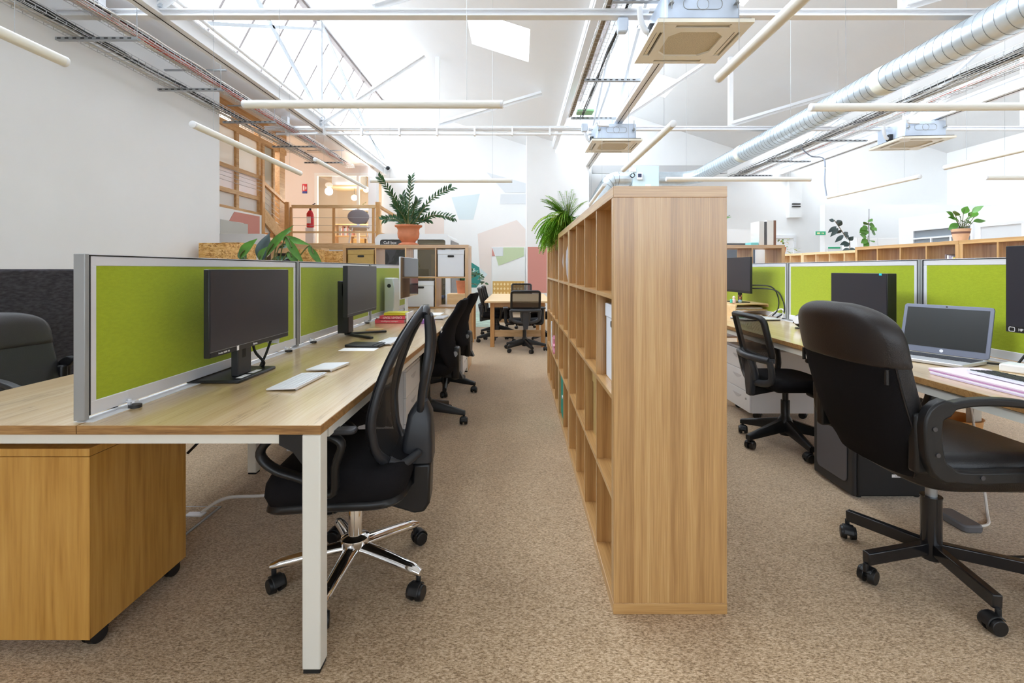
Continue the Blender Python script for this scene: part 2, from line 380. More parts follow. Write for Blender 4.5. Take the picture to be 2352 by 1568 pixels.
# sloping ceilings with roof windows let into them
SKY = {0: [(-2.87, -2.1, 10.3, 12.06), (-.76, .18, 6.95, 8.05), (-2.87, -2.1, 6.1, 7.75), (-.76, .18, 2.4, 3.5), (-2.87, -2.1, 1.2, 2.9), ],
       1: [(2.65, 3.55, 10.6, 11.65), (2.65, 3.55, 6.5, 7.6), (4.7, 5.6, 1.4, 2.5), (2.65, 3.55, 2.4, 3.5), ],
       2: [(8.15, 9.05, 6.5, 7.6), (8.15, 9.05, 2.4, 3.5), ]}
for b in (0, 1, 2):
    x0, x1 = RX[b], RX[b]+4.75
    xs = sorted({x0, x1, *[v for s in SKY[b] for v in s[:2]]}); ys = sorted({YA, YB, *[v for s in SKY[b] for v in s[2:]]})
    mb = MB()
    for i in range(len(xs)-1):
        for j in range(len(ys)-1):
            cx, cy = (xs[i]+xs[i+1])/2, (ys[j]+ys[j+1])/2
            if any(s[0] < cx < s[1] and s[2] < cy < s[3] for s in SKY[b]): continue
            p = [(xs[i], slope_z(xs[i], b)), (xs[i+1], slope_z(xs[i+1], b)), (xs[i+1], slope_z(xs[i+1], b)+.14), (xs[i], slope_z(xs[i], b)+.14)]
            mb.prism(p, ys[j], ys[j+1], 'Y')
    struct('ceiling_'+('left', 'middle', 'right')[b], mb, ceilm, smooth=0)
    # saw-tooth glazing
    gx0, gx1 = RX[b]-.75, RX[b]
    up = Vector((gx1-gx0, 0, RZ-VZ)).normalized()
    w = MB()
    y = YG
    while y < YB:
        w.bar((gx0, y, VZ+.12), (gx1, y, RZ), .05, .045, up=(0, 1, 0)); y += .72
    w.bar((gx0, YA, VZ+.1), (gx0, YB, VZ+.1), .09, .09); w.bar((gx1, YA, RZ-.02), (gx1, YB, RZ-.02), .1, .1)
    fr = struct('window_%d' % (b+1), w, M('glazing_bar', (.30, .26, .25), .6), smooth=0)
    MB().add([(gx0, YG, VZ+.12), (gx1, YG, RZ), (gx1, YB, RZ), (gx0, YB, VZ+.12)], [(0, 1, 2, 3)]).build('glass_pane', gls, fr, world=True, smooth=0)
    for i, s in enumerate(SKY[b]):
        portal('skylight_portal', ((s[0]+s[1])/2, (s[2]+s[3])/2, slope_z((s[0]+s[1])/2, b)-.01), (0, math.atan(SL), 0), (s[1]-s[0])/math.cos(math.atan(SL)), s[3]-s[2])
    struct('wall_light_block_'+('left', 'middle', 'right')[b], MB().prism([(gx0, VZ), (gx1, RZ), (gx1-.08, RZ), (gx0-.08, VZ)], YA, YG, 'Y'), white, smooth=0)  # unseen opaque panel added in place of near glazing, to dim this end
    # gutter soffit along the valley
    struct('trim_%d' % (b+1), MB().box(RX[b]-.95 if b == 0 else RX[b]-.81, RX[b]-.35 if b == 0 else RX[b]-.71, YA, YB, 4.03 if b == 0 else 4.22, 4.08 if b == 0 else 4.27).box(RX[b]-.82, RX[b]-.72, YA, YB, 4.08 if b == 0 else 4.27, VZ+.1), steelw, smooth=0)
# far walls
struct('wall_mural', MB().prism([(-3.76, 0), (.23, 0), (.23, slope_z(.23, 0)), (-3.78, RZ)], YB, YB+.2, 'Y'), white, smooth=0)
struct('wall_column', MB().prism([(.23, 0), (1.80, 0), (1.80, 3.86), (.95, 4.12), (.95, VZ), (.23, slope_z(.23, 0))], YC, YB, 'Y'), white, smooth=0)
struct('wall_far', MB().prism([(.95, 0), (11.9, 0), (11.9, slope_z(11.9, 2)), (7.2, RZ), (6.45, VZ), (1.7, RZ), (.95, VZ)], YB, YB+.2, 'Y'), white, smooth=0)
struct('wall_back', MB().box(-4.95, -3.5, YA-.2, YA, 0, RZ).box(8.5, 12.1, YA-.2, YA, 0, RZ).box(-3.5, 8.5, YA-.2, YA, 0, 1.5).box(-3.5, 8.5, YA-.2, YA, 3.5, RZ), white, smooth=0)
wb = MB()
for i in range(9): wb.box(-3.5+i*1.5-.03, -3.5+i*1.5+.03, YA-.12, YA-.06, 1.5, 3.5)
fb = struct('window_4', wb, steelw, smooth=0)  # unseen window added behind the camera to light surfaces facing it
MB().box(-3.5, 8.5, YA-.1, YA-.09, 1.5, 3.5).build('glass_pane', gl, fb, world=True, smooth=0)
struct('baseboard_mural', MB().box(-3.7, .2, YB-.02, YB, 0, .1), white, smooth=0)
# painted shapes on the far walls: thin coats of paint and flat recess shade, each a child of its wall
pink = M('paint_blush', (.80, .70, .65), .7); blue = M('paint_ice', (.64, .73, .76), .7); teal = M('paint_teal', (.03, .25, .22), .6)
rose = M('paint_rose', (.62, .27, .23), .7); sage = M('paint_sage', (.52, .60, .38), .7); pgrey = M('paint_and_recess_grey', (.70, .72, .74), .7)
wallm, wallc = bpy.data.objects['wall_mural'], bpy.data.objects['wall_column']
PT = [.003]
def paint(pts, mat, wall, Y, t=.004):
    PT[0] += .0008; t = PT[0]
    MB().prism([(p.x, p.z) for p in [aY(x, y, Y-.004) for x, y in pts]], Y-t, Y, 'Y').build('painted_shape', mat, wall, world=True, smooth=0)
paint([(1037, 453), (1102, 445), (1087, 504), (1054, 504)], blue, wallm, YB)
paint([(976, 494), (1000, 493), (1020, 499), (1020, 540), (976, 540)], pink, wallm, YB)
paint([(1097, 537), (1187, 505), (1207, 526), (1207, 567), (1129, 567), (1129, 676), (1119, 676), (1104, 640)], pink, wallm, YB)
paint([(1082, 602), (1101, 614), (1104, 648), (1094, 660), (1082, 660)], teal, wallm, YB, .006)
paint([(1103, 616), (1120, 630), (1104, 646)], blue, wallm, YB)
paint([(1118, 396), (1209, 421), (1209, 442), (1160, 442)], pgrey, wallm, YB)  # soffit of a recess, its shade put into flat grey
paint([(1150, 446), (1209, 446), (1209, 468), (1148, 468)], pgrey, wallm, YB)  # lower part of the recess, shade drawn as a grey shape
paint([(1212, 567), (1256, 567), (1256, 672), (1212, 672)], rose, wallc, YC)
# niche in the mural wall: white board with sage, grey and rose paint and a timber slat back below
nb = tag(MB().prism([(p.x, p.z) for p in [aY(x, y, YB-.03) for x, y in ((1130, 567), (1206, 567), (1206, 676), (1130, 676))]], YB-.03, YB-.004, 'Y').build('mural_board', white, smooth=0),
         'white wall panel with sage green polygon behind the far meeting table', 'panel')
paint([(1130, 568), (1137, 588), (1130, 588)], rose, nb, YB-.03)
paint([(1132, 568), (1155, 568), (1155, 588), (1139, 588)], pgrey, nb, YB-.03)
paint([(1156, 568), (1203, 568), (1203, 588), (1145, 610), (1139, 589), (1156, 588)], sage, nb, YB-.03)

# ---- partitions at the right
struct('wall_partition', MB().box(7.63, 11.9, 12.0, 12.2, 0, 2.78), white, smooth=0)
struct('wall_office', MB().box(8.6, 8.75, 6.0, 10.9, 0, 2.32).box(8.6, 11.9, 10.8, 10.9, 0, 2.32), white, smooth=0)
d = struct('door_1', MB().box(8.57, 8.62, 8.15, 8.22, 0, 2.02).box(8.57, 8.62, 8.95, 9.02, 0, 2.02).box(8.57, 8.62, 8.15, 9.02, 1.96, 2.03), steelw, smooth=0)
MB().box(8.585, 8.60, 8.22, 8.95, 0, 1.96).build('door_leaf', M('pale_grey_paint', (.70, .72, .74), .5), d, world=True, smooth=0)
w5 = struct('window_5', MB().box(8.56, 8.61, 9.1, 10.5, 2.0, 2.04).box(8.56, 8.61, 9.1, 10.5, 1.82, 1.85).box(8.56, 8.61, 9.1, 10.5, 1.3, 1.34)
   .box(8.56, 8.61, 9.1, 9.14, 1.3, 2.04).box(8.56, 8.61, 10.46, 10.5, 1.3, 2.04).box(8.56, 8.61, 9.55, 9.58, 1.3, 1.85).box(8.56, 8.61, 10.0, 10.03, 1.3, 1.85), steelw, smooth=0)
MB().box(8.585, 8.595, 9.14, 10.46, 1.34, 2.0).build('glass_pane', glass('office_glass', (.7, .74, .78), .08, .02, .3, (.5, .54, .58)), w5, world=True, smooth=0)
d2 = struct('door_2', MB().box(6.72, 6.79, 13.34, 13.4, 0, 2.1).box(7.62, 7.69, 13.34, 13.4, 0, 2.1).box(6.72, 7.69, 13.34, 13.4, 2.04, 2.12), steelw, smooth=0)
MB().box(6.79, 7.62, 13.37, 13.4, 0, 2.04).build('door_leaf', white, d2, world=True, smooth=0)
struct('trim_4', MB().box(7.45, 7.80, 13.25, 13.4, 2.6, 3.95), white, smooth=0)
v = tag(MB().box(7.52, 7.74, 13.22, 13.25, 2.95, 2.98).box(7.52, 7.74, 13.22, 13.25, 2.88, 2.91).build('wall_vent', dark, smooth=0), 'small white wall vent with two dark slots on the pilaster', 'vent')

# ---- timber fronted raised rooms beyond the left wall
FX = -5.6
struct('wall_mezzanine', MB().box(-9, -5.62, 13.4, 13.6, 0, 4.4).box(-5.62, -3.76, 13.4, 13.6, 0, 1.9).box(-5.62, -3.76, 13.4, 13.6, 3.82, 4.4), M('blush_wall', (.82, .74, .70), .7), smooth=0)
struct('ceiling_mezzanine', MB().box(-9.2, -4.5, 7.7, 17, 4.40, 4.5), M('warm_ceiling', (.76, .72, .69), .8), smooth=0)
struct('wall_end', MB().box(-9.2, -9, 7.5, 17, 0, 4.4), white, smooth=0)
struct('wall_return', MB().box(-9.2, -4.76, 7.5, 7.7, 0, 4.4), white, smooth=0)
struct('wall_meeting', MB().box(-9, -2, 16.6, 16.8, 0, 4.4).box(-3.6, -3.4, 13.6, 16.6, 1.8, 4.4), M('cream_wall', (.87, .80, .68), .7), smooth=0)
struct('ceiling_meeting', MB().box(-6.5, -3.4, 13.6, 16.8, 4.2, 4.3), M('cream_ceiling', (.87, .80, .68), .7), smooth=0)
struct('floor_platform', MB().box(-5.6, -3.0, 11.2, 13.4, 1.60, 1.78).box(-7, -3.4, 13.4, 16.6, 1.6, 1.78), pinex, smooth=0)
w6 = struct('window_6', MB().box(-5.62, -5.54, 13.36, 13.44, 1.8, 3.82).box(-4.45, -4.39, 13.36, 13.44, 1.8, 3.82).box(-5.62, -3.76, 13.36, 13.44, 3.76, 3.84).box(-5.62, -3.76, 13.36, 13.44, 1.78, 1.86), white, smooth=0)
MB().box(-5.54, -3.8, 13.395, 13.405, 1.86, 3.76).build('glass_pane', gl, w6, world=True, smooth=0)
struct('wall_pillar', MB().box(-4.02, -3.80, 13.0, 13.22, 0, 3.85), steelw, smooth=0)
struct('wall_plinth', MB().box(FX, FX+.08, 7.72, 10.45, 0, 2.34), white, smooth=0)
pl = bpy.data.objects['wall_plinth']
def paintx(pts, mat, wall, X):
    MB().prism([(p.y, p.z) for p in [aX(x, y, X) for x, y in pts]], X, X+.004, 'X').build('painted_shape', mat, wall, world=True, smooth=0)
paintx([(538, 486), (596, 497), (596, 556), (560, 552), (560, 512), (526, 507)], rose, pl, FX+.081)
paintx([(506, 503), (569, 515), (569, 556), (506, 556)], M('alcove_shade', (.55, .56, .53), .7), pl, FX+.0815)  # white alcove, its grey shade painted flat on the plinth
fc = MB()
for z in (3.16, 2.70, 2.36): fc.box(FX-.04, FX+.05, 7.72, 10.45, z-.045, z+.035)
for y, z0, z1 in ((8.3, 2.36, 4.3), (9.58, 2.36, 4.3), (10.41, 2.1, 3.2)): fc.box(FX-.05, FX+.05, y-.045, y+.045, z0, z1)
fc.box(FX-.05, FX+.05, 7.72, 11.6, 4.22, 4.40).box(FX-.05, FX+.05, 7.72, 11.6, 3.90, 4.02)
fc.box(FX-.05, FX+.05, 10.36, 10.44, 3.16, 4.3).box(FX-.05, FX+.05, 10.52, 10.60, 1.9, 4.0).box(FX-.05, FX+.05, 10.98, 11.05, 1.9, 4.0)
fc.box(FX-.10, FX+.06, 11.25, 11.5, 1.8, 4.35)
w7 = struct('window_7', fc, timber, smooth=0)
MB().box(FX-.005, FX+.005, 7.72, 10.98, 3.16, 3.95).build('glass_pane', glass('bright_room_glass', (.85, .85, .82), .07, .03, .55, (.86, .84, .80)), w7, world=True, smooth=0)  # pale colour in the facade glass stands in for a bright room behind
MB().box(FX-.005, FX+.005, 7.72, 10.38, 2.72, 3.12).build('upper_film', glw, w7, world=True, smooth=0)
MB().box(FX-.005, FX+.005, 7.72, 10.38, 2.38, 2.66).build('lower_pane', glass('grey_room_glass', (.8, .82, .84), .08, .03, .55, (.78, .80, .80)), w7, world=True, smooth=0)
MB().box(FX-.005, FX+.005, 10.6, 10.98, 2.0, 3.9).build('door_pane', glass('pale_room_glass', (.85, .85, .82), .08, .03, .6, (.74, .72, .66)), w7, world=True, smooth=0)
for z in (2.86, 2.94, 3.02, 3.09): MB().cyl((FX+.09, 7.75, z), (FX+.09, 10.4, z), .006, n=6).build('rail_wire', steelz, w7, world=True)
struct('wall_room', MB().box(-8.9, -8.8, 7.7, 13.4, 1.8, 4.4), M('room_wall', (.78, .76, .72), .8), smooth=0)
struct('floor_room', MB().box(-9, -5.66, 7.7, 13.4, 1.7, 1.8), pinex, smooth=0)

# ================================================================== roof steelwork
def truss(Y, label):
    t = thing('roof_truss', label, 'truss', (0, Y, 3.78), group=None)
    c = MB().box(-4.74, 11.85, -.05, .05, 0, .014).box(-4.74, 11.85, -.012, .012, .014, .058).box(-4.74, 11.85, -.05, .05, .058, .072)
    c.build('tie_chord', steelw, t, smooth=0)
    for b in range(3):
        xb = BX[b]; o = 5.5*b
        MB().box(-1.545+o, -1.465+o, -.03, .03, .1, slope_z(-1.5+o, b)-3.80).build('hanger_post', steelw, t, smooth=0)
        for (x0, x1) in ((xb, -1.75+o), (-1.5+o, .45+o)):
            MB().bar((x0, 0, .12), (x1, 0, slope_z(x1, b)-3.84), .09, .018, up=(-.6, 0, .8)).bar((x0, 0, .12), (x1, 0, slope_z(x1, b)-3.84), .015, .10, up=(-.6, 0, .8)).build('diagonal_brace', steelw, t, smooth=0)
        MB().box(xb-.04, xb+.04, -.04, .04, .1, RZ-3.85-.02).build('ridge_post', M('backlit_white_steel', (.56, .60, .65), .5), t, smooth=0)  # white steel greyed in colour to look backlit by the glazing
    MB().box(-4.42, -4.30, -.045, .045, .1, .58).build('wall_post', steelw, t, smooth=0)
    return t
TY = (5.0, 9.07)
truss(TY[0], 'white steel roof truss nearest the camera, its tie crossing above the first cassette')
truss(TY[1], 'white steel roof truss further back, its tie crossing behind the second cassette')
for b, s in enumerate(('left, above the cable trays', 'middle, carrying two cassettes', 'right, carrying one cassette')):
    t = thing('gutter_beam', 'long white steel beam running away at the '+s, 'beam', (BX[b], 4.5, 3.88), group=None)
    MB().box(-.075, .075, YA-4.5, YB-4.52, -.10, -.08).box(-.075, .075, YA-4.5, YB-4.52, .08, .10).box(-.008, .008, YA-4.5, YB-4.52, -.08, .08).build('beam_profile', steelw, t, smooth=0)
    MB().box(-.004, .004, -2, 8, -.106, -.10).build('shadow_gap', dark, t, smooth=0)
    MB().cyl((.10, YA-4.5, .14), (.10, YB-4.6, .14), .022, n=10).build('conduit', steelw, t)
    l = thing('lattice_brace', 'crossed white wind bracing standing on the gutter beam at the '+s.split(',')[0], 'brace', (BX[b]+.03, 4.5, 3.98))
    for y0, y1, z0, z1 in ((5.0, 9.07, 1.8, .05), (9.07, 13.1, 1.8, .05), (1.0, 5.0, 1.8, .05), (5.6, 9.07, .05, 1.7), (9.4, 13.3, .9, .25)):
        MB().bar((0, y0-4.5, z0), (0, y1-4.5, z1), .045, .045).build('brace_bar', M('backlit_white_steel', (.56, .60, .65), .5), l, smooth=0)  # same white steel as the trusses, darkened to show against bright glass
for i, (xa, za) in enumerate(((-4.74, 3.60), )):
    t = thing('conduit_run', 'pair of thin white conduits clipped below the rear roof truss', 'conduit', (-1.5, TY[1]-.05, 3.70))
    MB().cyl((-3.0, 0, .0), (2.95, 0, .0), .024, n=10).build('lower_pipe', steelw, t)
    MB().cyl((-3.0, -.04, .10), (2.95, -.04, .10), .018, n=10).build('upper_pipe', steelw, t)
    for k in range(9): MB().box(-2.8+k*.7-.015, -2.8+k*.7+.015, -.06, .03, -.035, .12).build('pipe_clip', steelw, t, smooth=0)

# ---- cable trays with brackets and cables
def tray(x, z, y0, y1, w, label, h=.06, cells=.10, n=4):
    mb = MB(); k = max(2, round(w/.05))
    for i in range(k+1): mb.box(x-w/2+w*i/k-.0025, x-w/2+w*i/k+.0025, y0, y1, z-.0025, z+.0025)
    for sx in (-1, 1):
        for zz in (z+h/2, z+h): mb.box(x+sx*w/2-.003, x+sx*w/2+.003, y0, y1, zz-.003, zz+.003)
    y = y0
    while y < y1:
        mb.box(x-w/2, x+w/2, y-.002, y+.002, z-.006, z-.0025)
        for sx in (-1, 1): mb.box(x+sx*w/2-.003, x+sx*w/2+.003, y-.002, y+.002, z, z+h)
        y += cells
    return tag(mb.build('cable_tray', wirem, smooth=0), label, 'cable tray')
def cables(x, z, y0, y1, w, mat, n, r, label, seed, sag=.012, rise=.05):
    random.seed(seed); mb = MB()
    for i in range(n):
        xx = x+random.uniform(-w/2, w/2); zz = z+random.uniform(.01, rise); pts = []; y = y0+random.uniform(-.2, .2)
        while y < y1:
            pts.append((xx+random.uniform(-1, 1)*w*.14, y, zz+random.uniform(-sag, sag))); y += .45
        mb.tube(smoothpts(pts, 3), r*random.uniform(.7, 1.2), 5)
    return tag(mb.build('cable_bundle', mat), label, 'cables')
tray(-4.50, 3.56, YA, 11.0, .22, 'grey wire cable tray hung nearest the white left wall')
cables(-4.47, 3.56, YA, 11.0, .14, cabk, 5, .011, 'black cables lying in the wire tray beside the left wall', 1)
cables(-4.52, 3.56, YA, 11.0, .16, cabw, 6, .008, 'white and grey cables lying in the wire tray beside the left wall', 2)
tray(-4.22, 3.74, YA, 12.2, .20, 'white wire cable tray with red wiring between wall and beam')
cables(-4.24, 3.74, YA, 12.2, .13, cabr, 5, .007, 'red cables running along the tray beneath the left glazing', 3)
cables(-4.20, 3.74, YA, 12.2, .15, cabw, 8, .007, 'loose white cables running along the red wired tray', 4, .02)
cables(-4.17, 3.76, YA, 12.2, .06, cabk, 2, .010, 'two black cables on top of the red wired tray', 5)
for i, Y in enumerate((3.1, 4.95, 6.35, 7.75, 9.3, 10.7)):
    q = ('out of the near end', 'just past the first truss', 'second past the first truss', 'by the end of the left wall', 'just past the rear truss', 'farthest along')[i]
    b = thing('tray_bracket', 'slotted grey hanger carrying both left trays, '+q, 'bracket', (-4.3, Y, 3.52), group='hangers under the left cable trays')
    m = MB().box(-.42, .42, -.022, .022, 0, .006).box(-.42, .42, -.022, -.018, .006, .03).box(-.42, .42, .018, .022, .006, .03)
    m.build('channel', steelz, b, smooth=0)
    sl = MB()
    for k in range(10): sl.box(-.40+k*.08, -.36+k*.08, -.0225, -.0215, .010, .022)
    sl.build('slots', dark, b, smooth=0)
    MB().cyl((.40, 0, .02), (.40, 0, .5), .004, n=6).build('rod', steelz, b)
    MB().box(-.40, .42, .07, .10, .30, .315).build('top_rail', steelz, b, smooth=0)
tray(1.03, 3.86, YA, 8.7, .26, 'wide mesh cable tray seen from below left of the middle beam', cells=.10)
cables(.94, 3.86, YA, 8.8, .05, M('brown_conduit', (.30, .24, .17), .6), 3, .024, 'thick brown conduit lying along the left edge of the wide tray', 6, .004, .03)
cables(1.13, 3.85, YA, 8.8, .07, cabk, 4, .009, 'tangled black cables hanging under the wide mesh tray', 7, .03)
for i, Y in enumerate((4.75, 6.75, 8.45)):
    b = thing('tray_bracket', 'slotted hanger under the wide middle tray, '+('by the nearest truss', 'halfway along', 'at the far end')[i], 'bracket', (1.10, Y, 3.80))
    MB().box(-.17, .62, -.022, .022, 0, .006).box(-.17, .62, -.022, -.018, .006, .032).build('channel', steelz, b, smooth=0)
    sl = MB()
    for k in range(9): sl.box(-.14+k*.08, -.10+k*.08, -.0235, -.0215, .010, .024)
    sl.build('slots', dark, b, smooth=0)
tag(MB().box(1.02, 1.30, 8.2, 8.42, 3.86, 3.90).build('green_junction_box', M('pale_green', (.35, .72, .38), .5), bevel=.01), 'small pale green box at the end of the wide tray', 'box')
for i in range(2):
    tag(MB().prism([(-.055, 0), (.04, 0), (.055, .03), (.055, .15), (-.055, .15)], -.04, .04, 'Y').build('condensate_pump', M('pale_blue_plastic', (.66, .74, .86), .5), bevel=.015), 'pale blue pump box hanging beside the '+('near' if i == 0 else 'far')+' middle cassette', 'pump').location = ((1.085, 1.19)[i], (5.0, 8.6)[i], 3.62)
tray(5.25, 3.42, YA, 12.2, .25, 'wire cable tray running beside the big spiral duct')
cables(5.25, 3.42, YA, 12.2, .20, cabk, 5, .010, 'black cables along the tray beside the spiral duct', 8)
cables(5.30, 3.42, YA, 12.2, .18, cabw, 5, .009, 'white cables along the tray beside the spiral duct', 9)
tray(5.75, 3.50, YA, 12.2, .18, 'second wire tray with red wires right of the spiral duct')
cables(5.75, 3.50, YA, 12.2, .14, cabr, 2, .008, 'red cable on the tray right of the spiral duct', 10)
cables(5.78, 3.50, YA, 12.2, .14, cabw, 4, .007, 'thin white cables on the tray with the red cable', 11)
for i, Y in enumerate((4.9, 6.7, 8.3, 9.9, 11.4)):
    b = thing('tray_bracket', 'slotted hanger under the right hand trays, '+('nearest', 'second', 'third', 'fourth', 'farthest')[i]+' from the camera', 'bracket', (5.55, Y, 3.37), group='hangers under the right cable trays')
    MB().box(-.45, .45, -.022, .022, 0, .006).box(-.45, .45, -.022, -.018, .006, .03).build('channel', steelz, b, smooth=0)
    sl = MB()
    for k in range(11): sl.box(-.43+k*.08, -.39+k*.08, -.0235, -.0215, .010, .022)
    sl.build('slots', dark, b, smooth=0)

# ---- ceiling cassettes
def cassette(loc, label):
    t = thing('ceiling_cassette', label, 'air conditioner', loc, group=None)     # loc: centre of the panel's underside
    h = .44
    p = MB()
    rg = [(-h, -.30), (-.30, .30)]
    for x0, x1, y0, y1 in ((-h, h, -h, -.40), (-h, h, .40, h), (-h, -.40, -.40, .40), (.40, h, -.40, .40), (-.335, .335, -.335, -.26), (-.335, .335, .26, .335), (-.335, -.26, -.26, .26), (.26, .335, -.26, .26),
                           (-.40, -.25, -.40, -.335), (.25, .40, -.40, -.335), (-.40, -.25, .335, .40), (.25, .40, .335, .40), (-.40, -.335, -.335, -.25), (-.40, -.335, .25, .335), (.335, .40, -.335, -.25), (.335, .40, .25, .335)):
        p.box(x0, x1, y0, y1, 0, .035)
    p.build('panel', acpan, t, smooth=0)
    MB().box(-.42, .42, -.42, .42, .036, .05).build('backing', dark, t, smooth=0)
    oc = [(-.26, -.17), (-.17, -.26), (.17, -.26), (.26, -.17), (.26, .17), (.17, .26), (-.17, .26), (-.26, .17)]
    MB().prism([(x*1.04, y*1.04) for x, y in oc], .018, .02).build('grille', M('grille_cream', (.56, .48, .34), .6, var=.30, vs=160), t, smooth=0)
    for sx in (-1, 1):
        for sy in (-1, 1): MB().prism([(sx*.262, sy*.262), (sx*.262, sy*.165), (sx*.165, sy*.262)], -.001, .03).build('grille_corner', acpan, t, smooth=0)
    for k, (x0, x1, y0, y1) in enumerate(((-.25, .25, -.385, -.355), (-.25, .25, .355, .385), (-.385, -.355, -.25, .25), (.355, .385, -.25, .25))):
        MB().box(x0, x1, y0, y1, .012, .018).build('vane', acpan, t, smooth=0)
    MB().box(-.33, .33, -.36, .36, .05, .32).prism([(-.36, -.30), (-.33, -.36), (-.33, .36), (-.36, .30)], .05, .32).prism([(.36, -.30), (.36, .30), (.33, .36), (.33, -.36)], .05, .32).build('body', galvb, t, bevel=.008)
    lp = rrect(.36, .10, .045, 5)
    MB().tube([(x, -.362, y+.21) for x, y in lp], .003, 5, closed=True).tube([(.055*math.cos(a), -.362, .21+.055*math.sin(a)) for a in [2*PI*i/16 for i in range(16)]], .003, 5, closed=True).build('pressed_outline', alud, t)
    for sx in (-1, 1):
        MB().cyl((sx*.30, -.40, .15), (sx*.30, -.40, .36), .005, n=6).cyl((sx*.30, -.40, .20), (sx*.30, -.40, .225), .016, n=8).box(sx*.30-.02, sx*.30+.02, -.41, -.355, .195, .2).build('hanger', alud, t)
    MB().box(-.40, .40, -.02, .02, .322, .352).build('top_bar', steelw, t, smooth=0)
    a = [(-.36, -.05, .12), (-.44, -.06, .10), (-.50, -.08, .20), (-.52, -.10, .32)]
    MB().tube(smoothpts(a, 5), .028, 10).build('insulated_pipe', whitep, t)
    MB().box(-.42, -.35, -.10, 0, .06, .17).build('pipe_collar', greyp, t, bevel=.01)
    MB().tube(smoothpts([(-.14, -.40, .27), (-.26, -.41, .27), (-.33, -.42, .28), (-.36, -.42, .36)], 5), .020, 10).build('drain_pipe', whitep, t)
    return t
ac = cassette((1.71, 4.82, 3.418), 'large square ceiling cassette closest to the camera, above the tall shelf')
dup(ac, (1.735, 8.85, 3.418), 0, 'square ceiling cassette further down the same middle beam')
dup(ac, (7.05, 8.68, 3.418), math.radians(-4), 'square ceiling cassette at the right beyond the spiral duct')

# ---- spiral duct with fan box
t = thing('spiral_duct', 'big galvanised spiral duct running away under the right roof', 'duct', (4.57, 4.5, 3.53))
MB().cyl((0, YA-4.5, 0), (0, 7.6, 0), .172, n=48, cap=False).build('duct_pipe', galv, t)
sp = []
for i in range(int((7.6-(YA-4.5))/.11*24)):
    a = 2*PI*i/24; sp.append((.1735*math.cos(a), YA-4.5+.11*i/24, .1735*math.sin(a)))
MB().tube(sp, .0028, 4).build('spiral_seam', seamm, t)
el = [(0, 7.5+.02*0, 0)]+[(-.42*(1-math.cos(a)), 7.6+.42*math.sin(a), 0) for a in [PI/2*i/8 for i in range(9)]]+[(-.95, 8.02, 0)]
MB().tube(el, .172, 32).build('elbow', galv, t)
for k, Yt in enumerate((1.4, 5.2)): MB().cyl((0, Yt, 0), (0, Yt+.16, 0), .1755, n=48, cap=False).build('tape_band', M('duct_tape', (.72, .74, .66), .5), t)
fb = thing('fan_box', 'pale blue duct fan box with control units beyond the tall shelf', 'fan unit', (3.27, 12.52, 3.25))
MB().box(-.33, .33, -.22, .22, 0, .56).build('case', M('pale_blue_metal', (.62, .74, .77), .45), fb, bevel=.005)
MB().box(-.24, -.10, -.27, -.22, .20, .38).build('controller', whitep, fb, bevel=.01)
MB().box(-.22, -.13, -.275, -.27, .26, .35).build('display', M('blue_display', (.05, .06, .12), .2), fb, smooth=0)
MB().box(-.42, -.26, -.25, -.20, .40, .50).build('junction', whitep, fb, bevel=.005)
MB().tube(smoothpts([(-.36, -.26, .36), (-.42, -.27, .30), (-.36, -.28, .25), (-.30, -.27, .31), (-.34, -.26, .37)], 6), .012, 6).build('cable_loop', cabk, fb)
MB().box(-.02, .12, -.226, -.22, .03, .09).build('plate', whitep, fb, smooth=0)
e2 = thing('duct_elbow', 'silver duct elbow turning down left of the fan box', 'duct', (2.55, 12.52, 3.0))
MB().tube([(.39, 0, .53), (.05, 0, .53)]+[(.05-.36*math.sin(a), 0, .53-.36*(1-math.cos(a))) for a in [math.radians(60)*i/8 for i in range(1, 9)]]+[(-.50, 0, -.06), (-.62, 0, -.28)], .172, 28).build('elbow', galv, e2)
for i in range(4):
    a = math.radians(60)*i/3; c = Vector((.05-.36*math.sin(a), 0, .53-.36*(1-math.cos(a)))); d = Vector((-math.cos(a), 0, -math.sin(a)))*.006
    MB().cyl(c-d, c+d, .176, n=28).build('joint_ring', seamm, e2)
tag(MB().box(2.0, 5.6, 12.9, 12.96, 3.74, 3.76).box(2.0, 5.6, 12.9, 12.91, 3.76, 3.95).box(2.0, 5.6, 13.05, 13.06, 3.76, 3.95).build('wall_tray', wirem, smooth=0), 'thin wire tray across the far wall above the fan box', 'cable tray')
tag(MB().tube(smoothpts([(2.0+i*.4, 12.93, 3.75+.012*math.sin(i*2.1)) for i in range(10)], 4), .014, 6).build('wall_cable', cabk), 'black cable running across the far wall above the fan box', 'cable')

